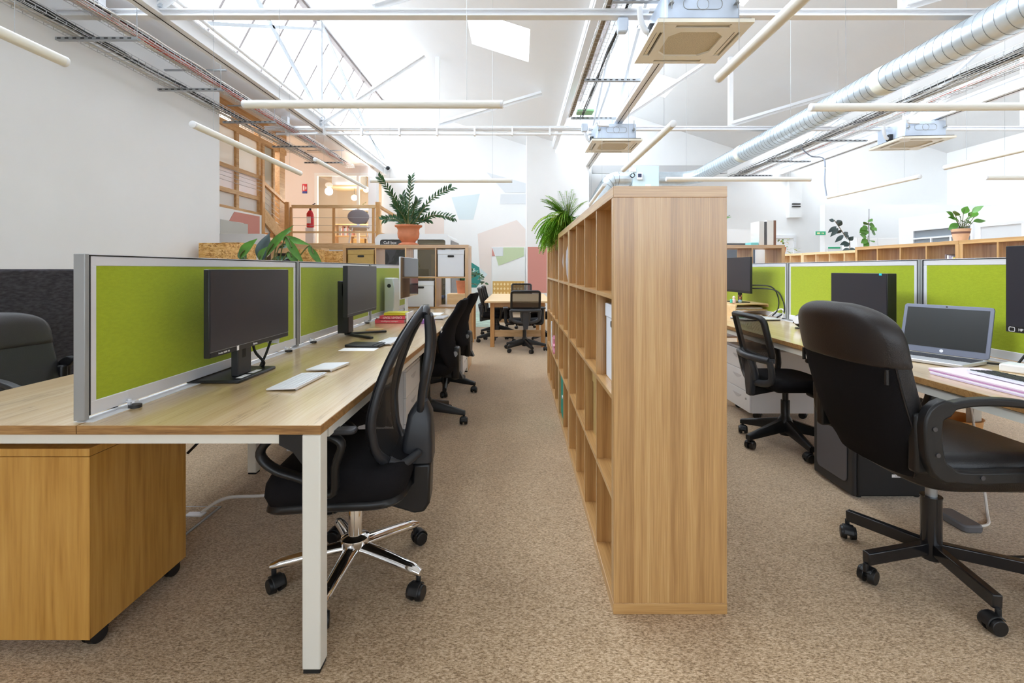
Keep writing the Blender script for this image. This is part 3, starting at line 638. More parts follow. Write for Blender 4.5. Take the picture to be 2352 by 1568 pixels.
# ---- pendant tube lamps
def roof_z(x):
    for b in (2, 1, 0):
        if x >= RX[b]: return slope_z(x, b)
        if x >= RX[b]-.75: return VZ+(x-RX[b]+.75)/.75*(RZ-VZ)
    return 4.0
def lamp(a, b, label):
    a, b = Vector(a), Vector(b); c = (a+b)/2; L = (b-a).length/2; rz = math.atan2(b.y-a.y, b.x-a.x)
    t = thing('tube_lamp', label, 'lamp', c, rz, group='white tube lamps hung from thin wires')
    tilt = math.asin((b.z-a.z)/(2*L)) if L else 0
    R = Matrix.Rotation(-tilt, 4, 'Y')
    mb = MB(); mb.T = R; mb.cyl((-L+.02, 0, 0), (L-.02, 0, 0), .028, n=24, cap=False).build('tube', tubem, t)
    for s in (-1, 1):
        mb = MB(); mb.T = R; mb.cyl((s*(L-.022), 0, 0), (s*(L-.004), 0, 0), .0285, n=24).cyl((s*(L-.004), 0, 0), (s*L, 0, 0), .0285, .022, n=24).build('end_cap', whitep, t)
        mb = MB(); mb.T = R; mb.cyl((s*L*.72, 0, .027), (s*L*.72, 0, roof_z((Matrix.Translation(c) @ Matrix.Rotation(rz, 4, 'Z') @ Vector((s*L*.72, 0, 0))).x)-c.z-.01), .0013, n=5).build('wire', steelz, t)
    return t
ZL = 2.32
for a, b, q in (((-2.49, .72, ZL), (-2.49, 2.664, ZL), 'pointing away at the top left corner'),
                ((-2.56, 3.80, ZL), (-2.585, 5.75, ZL), 'slanting across the timber rooms on the left'),
                ((-1.903, 3.345, ZL), (-.10, 3.345, ZL), 'lying level across the left glazing, longest in view'),
                ((-2.77, 6.6, 2.68), (-2.77, 8.8, 2.66), 'small and slanting before the raised meeting room'),
                ((-1.9, 6.22, ZL), (-.067, 6.22, ZL), 'level and far off above the potted fern palm'),
                ((1.2, .95, ZL), (1.2, 2.89, ZL), 'steep beside the nearest cassette'),
                ((1.22, 3.78, ZL), (1.215, 5.55, ZL), 'shorter and steep above the tall shelf'),
                ((1.17, 6.5, ZL), (1.27, 8.5, ZL), 'just peeping over the top of the tall shelf'),
                ((2.06, 3.41, ZL), (3.9, 3.41, ZL+.01), 'level across the spiral duct at the right'),
                ((1.88, 6.13, ZL), (3.72, 6.13, ZL), 'level and far off right of the tall shelf'),
                ((4.83, 3.6, ZL), (4.80, 5.43, ZL), 'slanting at the right edge of the picture'),
                ((4.95, 5.94, ZL), (4.92, 7.67, ZL), 'pale and slanting above the rubber plant'),
                ((5.83, 6.03, ZL), (7.6, 6.03, ZL), 'level and faint at the far right edge')):
    lamp(a, b, 'white tube lamp '+q)
tag(MB().tube(smoothpts([Vector((5.22, 8.9, 3.41))]+[aY(*p, y) for p, y in (((1862, 358), 8.6), ((1888, 362), 8.1), ((1895, 375), 7.8), ((1894, 415), 7.72), ((1897, 440), 7.70), ((1899, 453), 7.68))], 5), .012, 6).build('hanging_cable', M('grey_cable', (.30, .33, .40), .5)), 'loose grey cable dangling to the far slanted tube lamp', 'cable')
cmo = thing('dome_camera', 'small black and white dome camera on the far wall', 'camera', (-3.58, 13.34, 3.97))
MB().cyl((0, .06, 0), (0, 0, 0), .075, n=20).build('mount', whitep, cmo)
MB().sphere((0, -.01, 0), .055, sc=(1, .8, 1)).build('dome', blackp, cmo)

# ================================================================== bench desks and screens
DZ = .725
def bench(name, label, xl, xc0, xc1, xr, y0, n, pitch, leg_x):
    t = thing('bench_desk', label, 'desk', ((xl+xr)/2, y0+n*pitch/2, 0))
    for i in range(n):
        ya, yb = y0+i*pitch+.001, y0+(i+1)*pitch-.001
        for x0, x1 in ((xl, xc0), (xc1, xr)):
            MB().box(x0+.002, x1-.002, ya+.002, yb-.002, DZ-.026, DZ).build('desktop', desktop, t, world=True, smooth=0)
            MB().box(x0, x0+.002, ya, yb, DZ-.026, DZ-.001).box(x1-.002, x1, ya, yb, DZ-.026, DZ-.001).box(x0+.002, x1-.002, ya, ya+.002, DZ-.026, DZ-.001).box(x0+.002, x1-.002, yb-.002, yb, DZ-.026, DZ-.001).build('edge_band', deskedge, t, world=True, smooth=0)
    MB().box(xc0-.034, xc1+.022, y0+.03, y0+n*pitch-.01, DZ+.0002, DZ+.0014).build('cable_channel', whitep, t, world=True, smooth=0)
    xs = (xl+.03, xr-.03)
    ye = y0+n*pitch
    for x in xs:
        MB().box(x-.016, x+.016, y0+.10, ye-.10, DZ-.066, DZ-.032).build('side_rail', creamw, t, world=True, smooth=0)
    for y in (y0+.03, ye-.03):
        MB().box(xl+.095, xr-.095, y-.012, y+.012, DZ-.058, DZ-.032).build('end_rail', creamw, t, world=True, smooth=0)
        for s, x in ((1, xl+.029), (-1, xr-.029)):
            MB().box(x-.027, x+.027, y-.027, y+.027, .012, DZ-.028).build('leg', creamw, t, world=True, bevel=.004)
            MB().box(x-.024, x+.024, y-.024, y+.024, 0, .012).build('glide', rubber, t, world=True, smooth=0)
            k = x+s*.027
            MB().prism([(k, DZ-.03), (k+s*.07, DZ-.03), (k+s*.07, DZ-.06), (k+s*.03, DZ-.08), (k, DZ-.12)], y-.02, y+.02, 'Y').build('corner_bracket', blackp, t, world=True, smooth=0)
    for i in range(1, n):
        for x in leg_x:
            MB().box(x-.025, x+.025, y0+i*pitch-.025, y0+i*pitch+.025, .008, DZ-.03).build('leg', creamw, t, world=True, bevel=.004)
            MB().box(x-.022, x+.022, y0+i*pitch-.022, y0+i*pitch+.022, 0, .008).build('glide', rubber, t, world=True, smooth=0)
        MB().box(xl+.05, xr-.05, y0+i*pitch-.015, y0+i*pitch+.015, DZ-.066, DZ-.03).build('cross_rail', creamw, t, world=True, smooth=0)
    return t
bench('l', 'long pale oak bench desk at the left, white metal legs, seen from its end', -1.93, -1.286, -1.283, -.573, 1.405, 3, 1.4, (-1.53, -1.05))
bench('r', 'long pale oak bench desk at the right beyond the tall shelf', 1.69, 2.385, 2.415, 3.12, 1.44, 3, 1.4, (2.15, 2.68))
def screen(label, x, y0, y1, zt, z0=.742, grp=None):
    t = thing('desk_screen', label, 'desk divider', (x, (y0+y1)/2, z0), group=grp)
    L = (y1-y0)/2; H = zt-z0
    for s in (-1, 1):
        MB().box(-.017, .017, s*L-(.016 if s > 0 else 0), s*L+(.016 if s < 0 else 0), -.012, H).build('post', alud, t, bevel=.002)
        MB().box(-.0175, .0175, s*(L-.016)-(.004 if s > 0 else 0), s*(L-.016)+(.004 if s < 0 else 0), 0, H-.006).build('post_slot', greyp, t, smooth=0)
    a, b = L-.020, H-.002
    f = MB().box(-.014, .014, -a, a, H-.036, H-.006).box(-.014, .014, -a, a, 0, .038).box(-.014, .014, -a, -a+.022, .038, H-.036).box(-.014, .014, a-.022, a, .038, H-.036)
    f.build('frame', alu, t, bevel=.002)
    MB().box(-.016, .016, -a, a, H-.006, H-.0025).build('cap_gap', dark, t, smooth=0)
    MB().box(-.017, .017, -L+.016, L-.016, H-.0025, H).build('cap', alu, t, smooth=0)
    MB().box(-.012, .012, -a+.022, a-.022, .038, H-.036).build('fabric_panel', greenf, t, smooth=0)
    for s in (-1, 1):
        for yy in (-L+.16, L-.16):
            MB().cyl((s*.040, yy, .742-z0-.017), (s*.040, yy, .742-z0-.007), .019, n=16).build('clamp_foot', blackp, t)
            MB().cyl((s*.022, yy, .742-z0-.010), (s*.022, yy, .012), .006, n=8).bar((0, yy, .004), (s*.045, yy, .004), .016, .004).build('clamp_stem', alu, t)
    return t
for i, q in enumerate(('nearest the camera', 'in the middle', 'farthest, partly behind monitors')):
    screen('green fabric desk screen on the left bench, '+q, -1.300, 1.432+1.39*i, 1.432+1.39*(i+1)-.003, 1.226)
    screen('green fabric desk screen on the right bench, '+('nearest the picture edge', 'in the middle', 'farthest, by the tall shelf')[i], 2.400, 1.46+1.405*i, 1.46+1.405*(i+1)-.003, 1.238)
fp = thing('acoustic_panel', 'charcoal felt acoustic panel standing behind the far left chair', 'panel', (-2.95, 3.55, 0))
MB().prism(rrect(1.70, 1.02, .05), -.025, .025, 'X').build('felt_board', greyf, fp, bevel=.012).location = (0, 0, .67)
for s in (-.6, .6): MB().box(-.15, .15, s-.03, s+.03, 0, .02).box(-.01, .01, s-.02, s+.02, .02, .2).build('foot', steelz, fp, smooth=0)

# ================================================================== cube shelves
def cube_shelf(label, loc, rz, cols, rows, mat, grp=None, name='cube_shelf'):
    """x runs along the shelf, y is depth; base centre at loc"""
    t = thing(name, label, 'shelf unit', loc, rz, grp)
    e, d, c = .038, .39, .335; th = .016
    w = cols*c+(cols-1)*th+2*e; h = rows*c+(rows-1)*th+2*e; D = d/2
    mx, mz = mat['X'], mat['Z']
    MB().box(-w/2, w/2, -D, D, h-e, h).build('top_panel', mx, t, bevel=.0015)
    MB().box(-w/2, w/2, -D, D, 0, e).build('bottom_panel', mx, t, bevel=.0015)
    for s in (-1, 1): MB().box(min(s*w/2, s*(w/2-e)), max(s*w/2, s*(w/2-e)), -D+.001, D-.001, e, h-e).build('side_panel', mz, t, bevel=.0015)
    for s in (-1, 1):
        for z in (0, h-e): MB().box(min(s*w/2, s*(w/2+.0008)), max(s*w/2, s*(w/2+.0008)), -D+.001, D-.001, z+.001, z+e-.001).build('end_band', mat['Y'], t, smooth=0)
    for r in range(1, rows):
        z = e+r*c+(r-1)*th; MB().box(-w/2+e, w/2-e, -D+.003, D-.003, z, z+th).build('shelf_board', mx, t, smooth=0)
    for k in range(1, cols):
        x = -w/2+e+k*c+(k-1)*th
        for r in range(rows):
            z = e+r*(c+th); MB().box(x, x+th, -D+.004, D-.004, z, z+c).build('divider', mz, t, smooth=0)
    return t
# the row in front: x runs along world Y
XS = .522
u1 = cube_shelf('tall oak cube shelf in the middle, its planked end panel facing the camera', (XS, 1.652+.7325, 0), PI/2, 4, 4, oak)
u2 = cube_shelf('narrow two column oak cube shelf behind the nearest one in the middle row', (XS, 3.122+.3825, 0), PI/2, 2, 4, oak)
u3 = cube_shelf('four column oak cube shelf at the far end of the middle row', (XS, 3.892+.7325, 0), PI/2, 4, 4, oak)
k1 = cube_shelf('oak cube shelf across the end of the left bench, with boxes', (-1.308, 5.83, 0), 0, 4, 4, oak)
k2 = cube_shelf('oak cube shelf across the end of the right bench', (2.41, 5.875, 0), 0, 4, 4, oak)
cube_shelf('oak cube shelf on the right holding the basket potted plant', (4.55, 4.0375, 0), PI/2, 4, 4, oak)
cube_shelf('oak cube shelf on the right with books in its end cell', (4.55, 5.5075, 0), PI/2, 4, 4, oak)
cube_shelf('pale pine cube shelf further back on the right, nearer one', (5.20, 7.7675, 0), PI/2, 4, 4, oakl)
cube_shelf('pale pine cube shelf further back on the right, farther one', (5.20, 9.2375, 0), PI/2, 4, 4, oakl)
CELL = .351
def cell_z(r): return .038+r*CELL           # r counts up from the floor
def card_box(label, loc, rz, mat, w=.31, d=.34, h=.30, grp=None):
    t = thing('storage_box', label, 'box', loc, rz, grp)
    MB().box(-w/2+.004, w/2-.004, -d/2+.004, d/2-.004, 0, h-.004).build('body', mat, t, bevel=.003)
    MB().box(-w/2, w/2, -d/2, d/2, h-.055, h).build('lid', mat, t, bevel=.004)
    MB().prism(rrect(.075, .024, .009, 4, 0, h-.075), -d/2-.0005, -d/2+.006, 'Y').build('handle_hole', dark, t, smooth=0)
    return t
# boxes in the middle row (their fronts look left, towards -X)
def in_row(y, r, label, mat, **k): return card_box(label, (XS+.012, y, cell_z(r)+.001), -PI/2, mat, **k)
in_row(1.652+.038+.1675, 2, 'white lidded box in the end cell of the tall middle shelf', boxw)
in_row(1.652+.038+.1675+CELL, 1, 'brown kraft lidded box low in the tall middle shelf', boxb, w=.30)
g = thing('fabric_box', 'green fabric box in the bottom cell of the narrow middle shelf', 'box', (XS, 3.122+.038+.1675+CELL, cell_z(0)+.001), -PI/2)
MB().box(-.155, .155, -.18, .18, 0, .31).build('body', boxg, g, bevel=.012)
MB().prism(rrect(.05, .02, .009, 4, 0, .17), -.183, -.179, 'Y').build('grip', whitep, g, smooth=0)
bg_ = tag(MB().loft([[(XS-.13+r*.5*math.cos(a)*(1+.18*math.sin(5*a)), 3.122+.038+.1675+.20+r*math.sin(a)*(1+.12*math.cos(7*a)), cell_z(3)+z) for a in [2*PI*i/28 for i in range(28)]] for z, r in ((.002, .07), (.05, .095), (.14, .11), (.22, .10), (.28, .06))]).build('plastic_bag', plas), 'clear crumpled plastic bag bulging from the narrow middle shelf', 'bag')
for i, (c, n) in enumerate(((((.02, .20, .55)), 'blue'), ((.70, .08, .12), 'red'), ((.03, .42, .52), 'turquoise'), ((.86, .80, .72), 'cream'))):
    y = 3.122+.038+.03+CELL+.034*i
    tag(MB().box(XS-.17, XS+.04, y, y+.030, cell_z(2)+.001, cell_z(2)+.24-.012*(i % 2)).build('book', M('book_'+n, c, .5), bevel=.002), n+' book upright in the narrow middle shelf', 'book', 'books in the narrow middle shelf')
in_row(3.892+.038+.1675+2*CELL, 2, 'white lidded box in the far middle shelf, second row', boxw, w=.29)
tag(MB().box(XS-.17, XS+.1, 4.66, 4.72, cell_z(3)+.001, cell_z(3)+.30).build('binder', whitep, bevel=.003), 'white binder standing in the top row of the far middle shelf', 'binder')
tag(MB().box(XS-.18, XS+.1, 4.92, 4.95, cell_z(1)+.001, cell_z(1)+.26).build('binder', papr, bevel=.003), 'thin white folder low in the far middle shelf', 'binder')
pf = thing('picture_frame', 'small black framed picture in the far middle shelf', 'picture', (XS-.165, 4.12, cell_z(1)+.001), -PI/2)
MB().box(-.09, .09, 0, .02, 0, .24).build('frame', blackp, pf, bevel=.003)
MB().box(-.075, .075, -.001, .002, .015, .225).build('print', papr, pf, smooth=0)
st = []
for i in range(16):
    a = 2*PI*i/16; r = .085 if i % 2 == 0 else .04; st.append((4.42+r*math.cos(a), cell_z(1)+.10+r*math.sin(a)))
tag(MB().prism(st, XS-.20, XS-.17, 'X').build('paper_star', M('pink_paper', (.90, .42, .55), .8), smooth=0), 'pink paper star on the far middle shelf edge', 'decoration')
bk = tag(MB().box(XS-.17, XS+.12, 4.03, 4.12, cell_z(0)+.001, cell_z(0)+.26).build('magazine_file', blackp, bevel=.003), 'black magazine file in the bottom row of the far middle shelf', 'file')
# boxes across the left end shelf: fronts look at the camera
kx = [-1.308-.7325+.038+.1675+i*CELL for i in range(4)]
card_box('brown kraft lidded box at the left of the end shelf', (kx[0], 5.82, cell_z(3)+.001), 0, boxb, w=.31, h=.315)
card_box('white lidded box in the top right cell of the left end shelf', (kx[3], 5.82, cell_z(3)+.001), 0, boxw, w=.315, h=.315)
card_box('white lidded box under the wide monitor in the left end shelf', (kx[2], 5.82, cell_z(2)+.001), 0, boxw, w=.31, h=.30)
card_box('white lidded box low in the left end shelf beside the desk', (kx[3], 5.82, cell_z(0)+.001), 0, boxw, w=.31, h=.30)

# ================================================================== office chairs; each faces +Y in its own frame
def caster(par, x, y, a, mat=blackp, r=.029):
    m = MB(); dx, dy = math.cos(a), math.sin(a); cx, cy = x+dx*.018, y+dy*.018
    for s in (-1, 1): m.cyl((cx-dy*s*.007, cy+dx*s*.007, r), (cx-dy*s*.029, cy+dx*s*.029, r), r, r*.86, n=20)
    m.cyl((cx-dy*.008, cy+dx*.008, r), (cx+dy*.008, cy-dx*.008, r), .014, n=10)
    hd = [[(cx+q*math.cos(t)*dx-w*dy, cy+q*math.cos(t)*dy+w*dx, r+q*math.sin(t)) for q, w in ((r*1.02, -.021), (r*1.14, -.019), (r*1.14, .019), (r*1.02, .021))] for t in [PI*.02+PI*.78*i/8 for i in range(9)]]
    m.loft(hd)
    m.cyl((x, y, r*1.6), (x, y, .078), .009, n=10)
    return m.build('caster', mat, par, bevel=.003)
def star(t, style, R, off, mat, zh=.10, ze=.085, lift=.42):
    for i in range(5):
        a = off+2*PI*i/5; c, s = math.cos(a), math.sin(a); m = MB()
        if style == 'bar':
            m.bar((.02*c, .02*s, zh+.012), (R*c, R*s, ze+.012), .030, .046)
        elif style == 'chrome':
            rg = []
            for k in range(9):
                u = k/8; rr = .03+(R+.012-.03)*u; w = .030-.008*u if k < 8 else .016; hh = .026-.004*u if k < 8 else .012; z = zh+.016-(zh+.016-ze-.012)*u**1.2
                rg.append([(rr*c-w*math.cos(p)*s, rr*s+w*math.cos(p)*c, z+(hh if math.sin(p) > 0 else hh*.55)*math.sin(p)) for p in [2*PI*j/12 for j in range(12)]])
            m.loft(rg)
        else:
            rg = []
            for k in range(7):
                u = k/6; rr = .02+(R+.01-.02)*u; w = .030-.012*u; hh = .040-.024*u; z = zh+.05-(zh+.05-ze-.01)*u
                rg.append([(rr*c-w*q*s, rr*s+w*q*c, z+hh*v) for q, v in ((-1, -1), (1, -1), (1, .5), (.55, 1), (-.55, 1), (-1, .5))])
            m.loft(rg)
        lg = m.build('base_leg', mat, t, bevel=.004 if style == 'bar' else 0, smooth=50)
        caster(lg, R*c, R*s, a+.9+i*1.3)
    m = MB()
    if style == 'bar': m.cyl((0, 0, .065), (0, 0, .30), .034, n=24).cyl((0, 0, .30), (0, 0, .305), .036, n=24)
    elif style == 'chrome': m.lathe([(.040, zh-.035), (.046, zh-.03), (.050, zh+.02), (.054, zh+.046), (.052, zh+.054), (.040, zh+.060), (.026, zh+.064), (.025, .285), (.023, .29)])
    else: m.lathe([(.035, zh-.02), (.05, zh+.01), (.05, zh+.07), (.034, zh+.10), (.028, zh+.11), (.028, .30)])
    m.build('column', mat, t)
    MB().cyl((0, 0, .28), (0, 0, lift), .019, n=16).build('gas_lift', blackp if style != 'bar' else steelz, t)
def cushion(w, d, z0, z1, cy=0., front=.05, n=32, taper=.86):
    """rounded seat pad with a domed top and waterfall front"""
    m = MB(); rg = []
    for zt, k in ((0, taper), (.12, .95), (.45, 1.), (.75, .985), (.93, .93), (1., .82)):
        ring = []
        for i in range(n):
            a = 2*PI*i/n; c, s = math.cos(a), math.sin(a); e = .42
            x = w/2*k*math.copysign(abs(c)**e, c); y = d/2*k*math.copysign(abs(s)**e, s)
            dip = front*max(0, y/(d/2))**3
            ring.append((x, y+cy, z0+(z1-z0)*zt-dip))
        rg.append(ring)
    return m.loft(rg)

# ---- A: net back chair with chrome base
def net_chair(label, loc, rz):
    t = thing('net_back_chair', label, 'office chair', loc, rz)
    star(t, 'chrome', .285, math.radians(28), chrome, zh=.105, ze=.075, lift=.37)
    MB().prism(rrect(.20, .24, .04), .345, .39).build('mechanism', blackp, t, bevel=.01)
    MB().cyl((-.05, .12, .335), (-.05, .12, .372), .045, n=18).build('tension_knob', blackp, t)
    MB().cyl((.10, .04, .365), (.22, .10, .35), .004, n=6).build('lever', steelz, t)
    cushion(.50, .50, .385, .50, cy=.02, front=.035).build('seat', blackf, t, smooth=60)
    cushion(.49, .49, .362, .405, cy=.02, front=.03, taper=.72).build('seat_shell', blackp, t, smooth=60)
    # back: teardrop hoop, leaning; v runs up the back
    def bp(x, v, out=0.):          # v 0..1 -> side profile
        pr = ((0, -.165, .478), (.10, -.138, .54), (.25, -.128, .64), (.45, -.150, .765), (.7, -.197, .90), (1, -.255, 1.02))
        for (a, ya, za), (b, yb, zb) in zip(pr, pr[1:]):
            if v <= b: u = (v-a)/(b-a); break
        return Vector((x, ya+(yb-ya)*u-out+.020*(x/.22)**2, za+(zb-za)*u))
    W_ = ((0, .10), (.05, .165), (.15, .205), (.30, .22), (.5, .20), (.7, .165), (.85, .12), (.95, .07), (1, 0))
    def hw(v):
        for (a, wa), (b, wb_) in zip(W_, W_[1:]):
            if v <= b: return wa+(wb_-wa)*(v-a)/(b-a)
    vs = [0, .04, .1, .18, .28, .4, .52, .64, .76, .86, .93, .98]
    loop = [bp(hw(v), v) for v in vs]+[bp(0, 1)]+[bp(-hw(v), v) for v in reversed(vs)]
    loop = smoothpts(loop, 3, True)
    MB().tube(loop, .021, 10, closed=True, sx=.62, up=(0, 1, 0)).build('back_frame', greyp, t, smooth=60)
    rows = [[bp(x*max(.02, hw(v)), v, -.002) for x in [-1+2*i/12 for i in range(13)]] for v in [0, .03]+[.06+.92*i/16 for i in range(17)]]
    MB().grid(rows).build('net', netting('black_net', (.008, .008, .009), 330, .25), t, smooth=60)
    rim = [bp(hw(v)*.995, v, -.016) for v in vs[1:]]+[bp(-hw(v)*.995, v, -.016) for v in reversed(vs[1:])]
    MB().tube(smoothpts(rim, 3, False), .006, 6).build('net_welt', blackf, t, smooth=60)
    # rear wishbone: from the crown down into one broad spine
    for s in (-1, 1):
        MB().tube(smoothpts([(s*.035, -.278, 1.00), (s*.082, -.288, .91), (s*.10, -.278, .81), (s*.075, -.262, .73), (s*.040, -.252, .65)], 5), .019, 10, sx=.75, up=(0, 1, 0)).build('wishbone', greyp, t, smooth=60)
    MB().tube(smoothpts([(-.035, -.266, 1.005), (0, -.268, 1.025), (.035, -.266, 1.005)], 4), .017, 8).build('crown', greyp, t, smooth=60)
    sp = []
    for z, w, ya, yb in ((.675, .035, -.235, -.275), (.63, .058, -.205, -.292), (.52, .066, -.185, -.298), (.455, .066, -.185, -.298)):
        sp.append([(x, y, z) for x, y in rrect(2*w, yb-ya if yb > ya else ya-yb, .022, 4, 0, (ya+yb)/2)])
    MB().loft(sp).build('spine', greyp, t, smooth=50)
    lo = MB().prism([(-.292, .45), (-.225, .45), (-.222, .385), (-.19, .355), (-.10, .36), (-.10, .31), (-.14, .295), (-.23, .265), (-.268, .268), (-.288, .30)], -.058, .058, 'X')
    lo.build('spine_foot', blackp, t, bevel=.010)
    for s in (-1, 1):
        MB().tube(smoothpts([bp(s*.15, .04, .01), (s*.13, -.20, .48), (s*.07, -.25, .50)], 5), .016, 8).build('lower_bow', greyp, t, smooth=60)
        pts = [(s*.265, .0, .45), (s*.28, -.01, .54), (s*.285, -.03, .615), (s*.285, .03, .645), (s*.285, .12, .65), (s*.285, .19, .635), (s*.282, .225, .585), (s*.28, .18, .535), (s*.27, .09, .495), (s*.262, .05, .455)]
        MB().tube(smoothpts(pts, 5, True), .0135, 10, closed=True, sx=1.7, up=(1, 0, 0)).build('armrest', blackp, t, smooth=60)
        MB().prism([(s*.285-.026+x, y) for x, y in rrect(.052, .25, .02, 4, .026, .045)], .648, .664).build('arm_pad', greyp, t, bevel=.006)
    tg = thing  # keep name
    MB().box(-.004, .045, -.322, -.320, .925, .945).build('sticker', papr, t, smooth=0, label='white printed sticker on the frame').location = (.062, .0, 0)
    text('GLOBAL', .012, t, (.083, -.3228, .935), (PI/2, 0, 0), blackp)
    return t
nc = net_chair('black net back office chair with chrome star base at the near left desk', (-.622, 1.85, 0), PI/2+math.radians(4))

# ---- B: padded executive chair
def exec_chair(label, loc, rz):
    t = thing('executive_chair', label, 'office chair', loc, rz)
    star(t, 'bar', .30, math.radians(47+90), M('black_enamel', (.012, .012, .014), .22, coat=.3), zh=.095, ze=.085, lift=.44)
    MB().prism(rrect(.24, .26, .03), .395, .435).build('mechanism', blackp, t, bevel=.008)
    cushion(.52, .54, .42, .555, cy=.03, front=.02).build('seat', leather, t, smooth=60)
    def ring(v, k=1., dk=1., n=28):
        z = .455+.60*v; y = -.215-.165*v-.02*math.sin(PI*v)
        w = .185+(.255-.185)*min(1, v/.30)**.7 if v < .30 else (.255 if v < .72 else .255*max(.02, 1-((v-.72)/.285)**3.2)**.42 if v < 1.004 else .02)
        d = (.060 if v > .1 else .05)*(1 if v < .88 else math.sqrt(max(.12, 1-((v-.88)/.128)**2)))
        w *= k; d *= dk
        out = []
        for i in range(n):
            a = 2*PI*i/n; c, s = math.cos(a), math.sin(a); e = .55
            x = w*math.copysign(abs(c)**e, c); yy = d*math.copysign(abs(s)**e, s)
            out.append((x, y+yy+.035*(x/.255)**2, z))
        return out
    lowv = [0, .012, .05, .12, .2, .3, .4, .5, .6, .655]
    rr_ = [ring(v) for v in lowv]; A0, A1 = 15, 27          # ring points on the rear face
    MB().grid([r_[A1:]+r_[:A0+1] for r_ in rr_]).grid([r_[A0:A1+1] for r_ in (rr_[0], ring(0, .9, .6))]).add(ring(0, .9, .6), [tuple(range(28))]).build('backrest', leather, t, smooth=60)
    MB().grid([r_[A0:A1+1] for r_ in rr_]).build('rear_panel', blackf, t, smooth=60)
    for e_ in (A0, A1): MB().tube([r_[e_] for r_ in rr_], .004, 6).build('piping', leather, t, smooth=60)
    MB().loft([ring(.648, 1.0, 1.0)]+[ring(v, 1.012, 1.06) for v in [.66+.338*math.sin(PI/2*i/18) for i in range(19)]]+[ring(.999, .85, .5)]).build('headrest', leatherb, t, smooth=60, label='brown black leather band across the top')
    fr = []
    for i in range(1):
        v = .40; R_ = ring(v); w = max(p[0] for p in R_)*.86; y = ring(v)[7][1]-.002
        MB().tube([(x*w, y+.035*(x*w/.255)**2-.02*abs(x)**4, .455+.60*v) for x in [-1+2*k/10 for k in range(11)]], .003, 5).build('seam', leather, t)
    for s in (-1, 1):
        pts = [(s*.275, -.225, .53), (s*.278, -.245, .62), (s*.282, -.235, .705), (s*.288, -.15, .738), (s*.29, -.03, .745), (s*.29, .10, .728), (s*.288, .22, .675), (s*.282, .245, .62), (s*.276, .20, .535), (s*.272, .12, .505), (s*.27, 0, .50), (s*.27, -.15, .50)]
        cl = smoothpts([(0, p[1], p[2]) for p in pts], 4, True); cen = Vector((0, 0, .61)); n_ = len(cl); O_, I_ = [], []
        for k_ in range(n_):
            d_ = (cl[(k_+1) % n_]-cl[k_-1]).normalized(); nn_ = Vector((0, -d_.z, d_.y))
            if nn_.dot(cl[k_]-cen) < 0: nn_ = -nn_
            hw_ = .030 if cl[k_].y < -.19 else (.013 if cl[k_].z > .70 else .021)
            O_.append(cl[k_]+nn_*hw_); I_.append(cl[k_]-nn_*hw_)
        ring_ = lambda L_, x_: [(x_, p.y, p.z) for p in L_]
        xa_, xb_ = s*.262, s*.300
        MB().loft([ring_(I_, xa_), ring_(O_, xa_), ring_(O_, xb_), ring_(I_, xb_)], closed=True).build('armrest', blackp, t, smooth=35, bevel=.007)
        for y, z in ((-.245, .66), (-.235, .575), (-.09, .502), (.11, .506)):
            MB().cyl((s*.288, y, z), (s*.3035, y, z), .0075, n=14).build('bolt', M('bolt_steel', (.10, .10, .11), .35, .6), t)
        MB().box(s*.25-.02, s*.25+.02, -.28, -.20, .50, .70).build('arm_bracket', blackp, t, bevel=.01)
        # loose leather wrap along the side of the back
        MB().prism(rrect(.012, .012, .004, 3), -.001, .05).build('tab', leather, t).location = (s*.236, -.352, .79)
    return t
ex = exec_chair('big black leather executive chair in the right foreground, its back to us', (1.60, 1.87, 0), -PI/2)
dup(ex, (-2.42, 2.50, 0), -PI/2+math.radians(-6), 'black leather executive chair at the far left, before the charcoal panel', sc=(1, 1, .90))

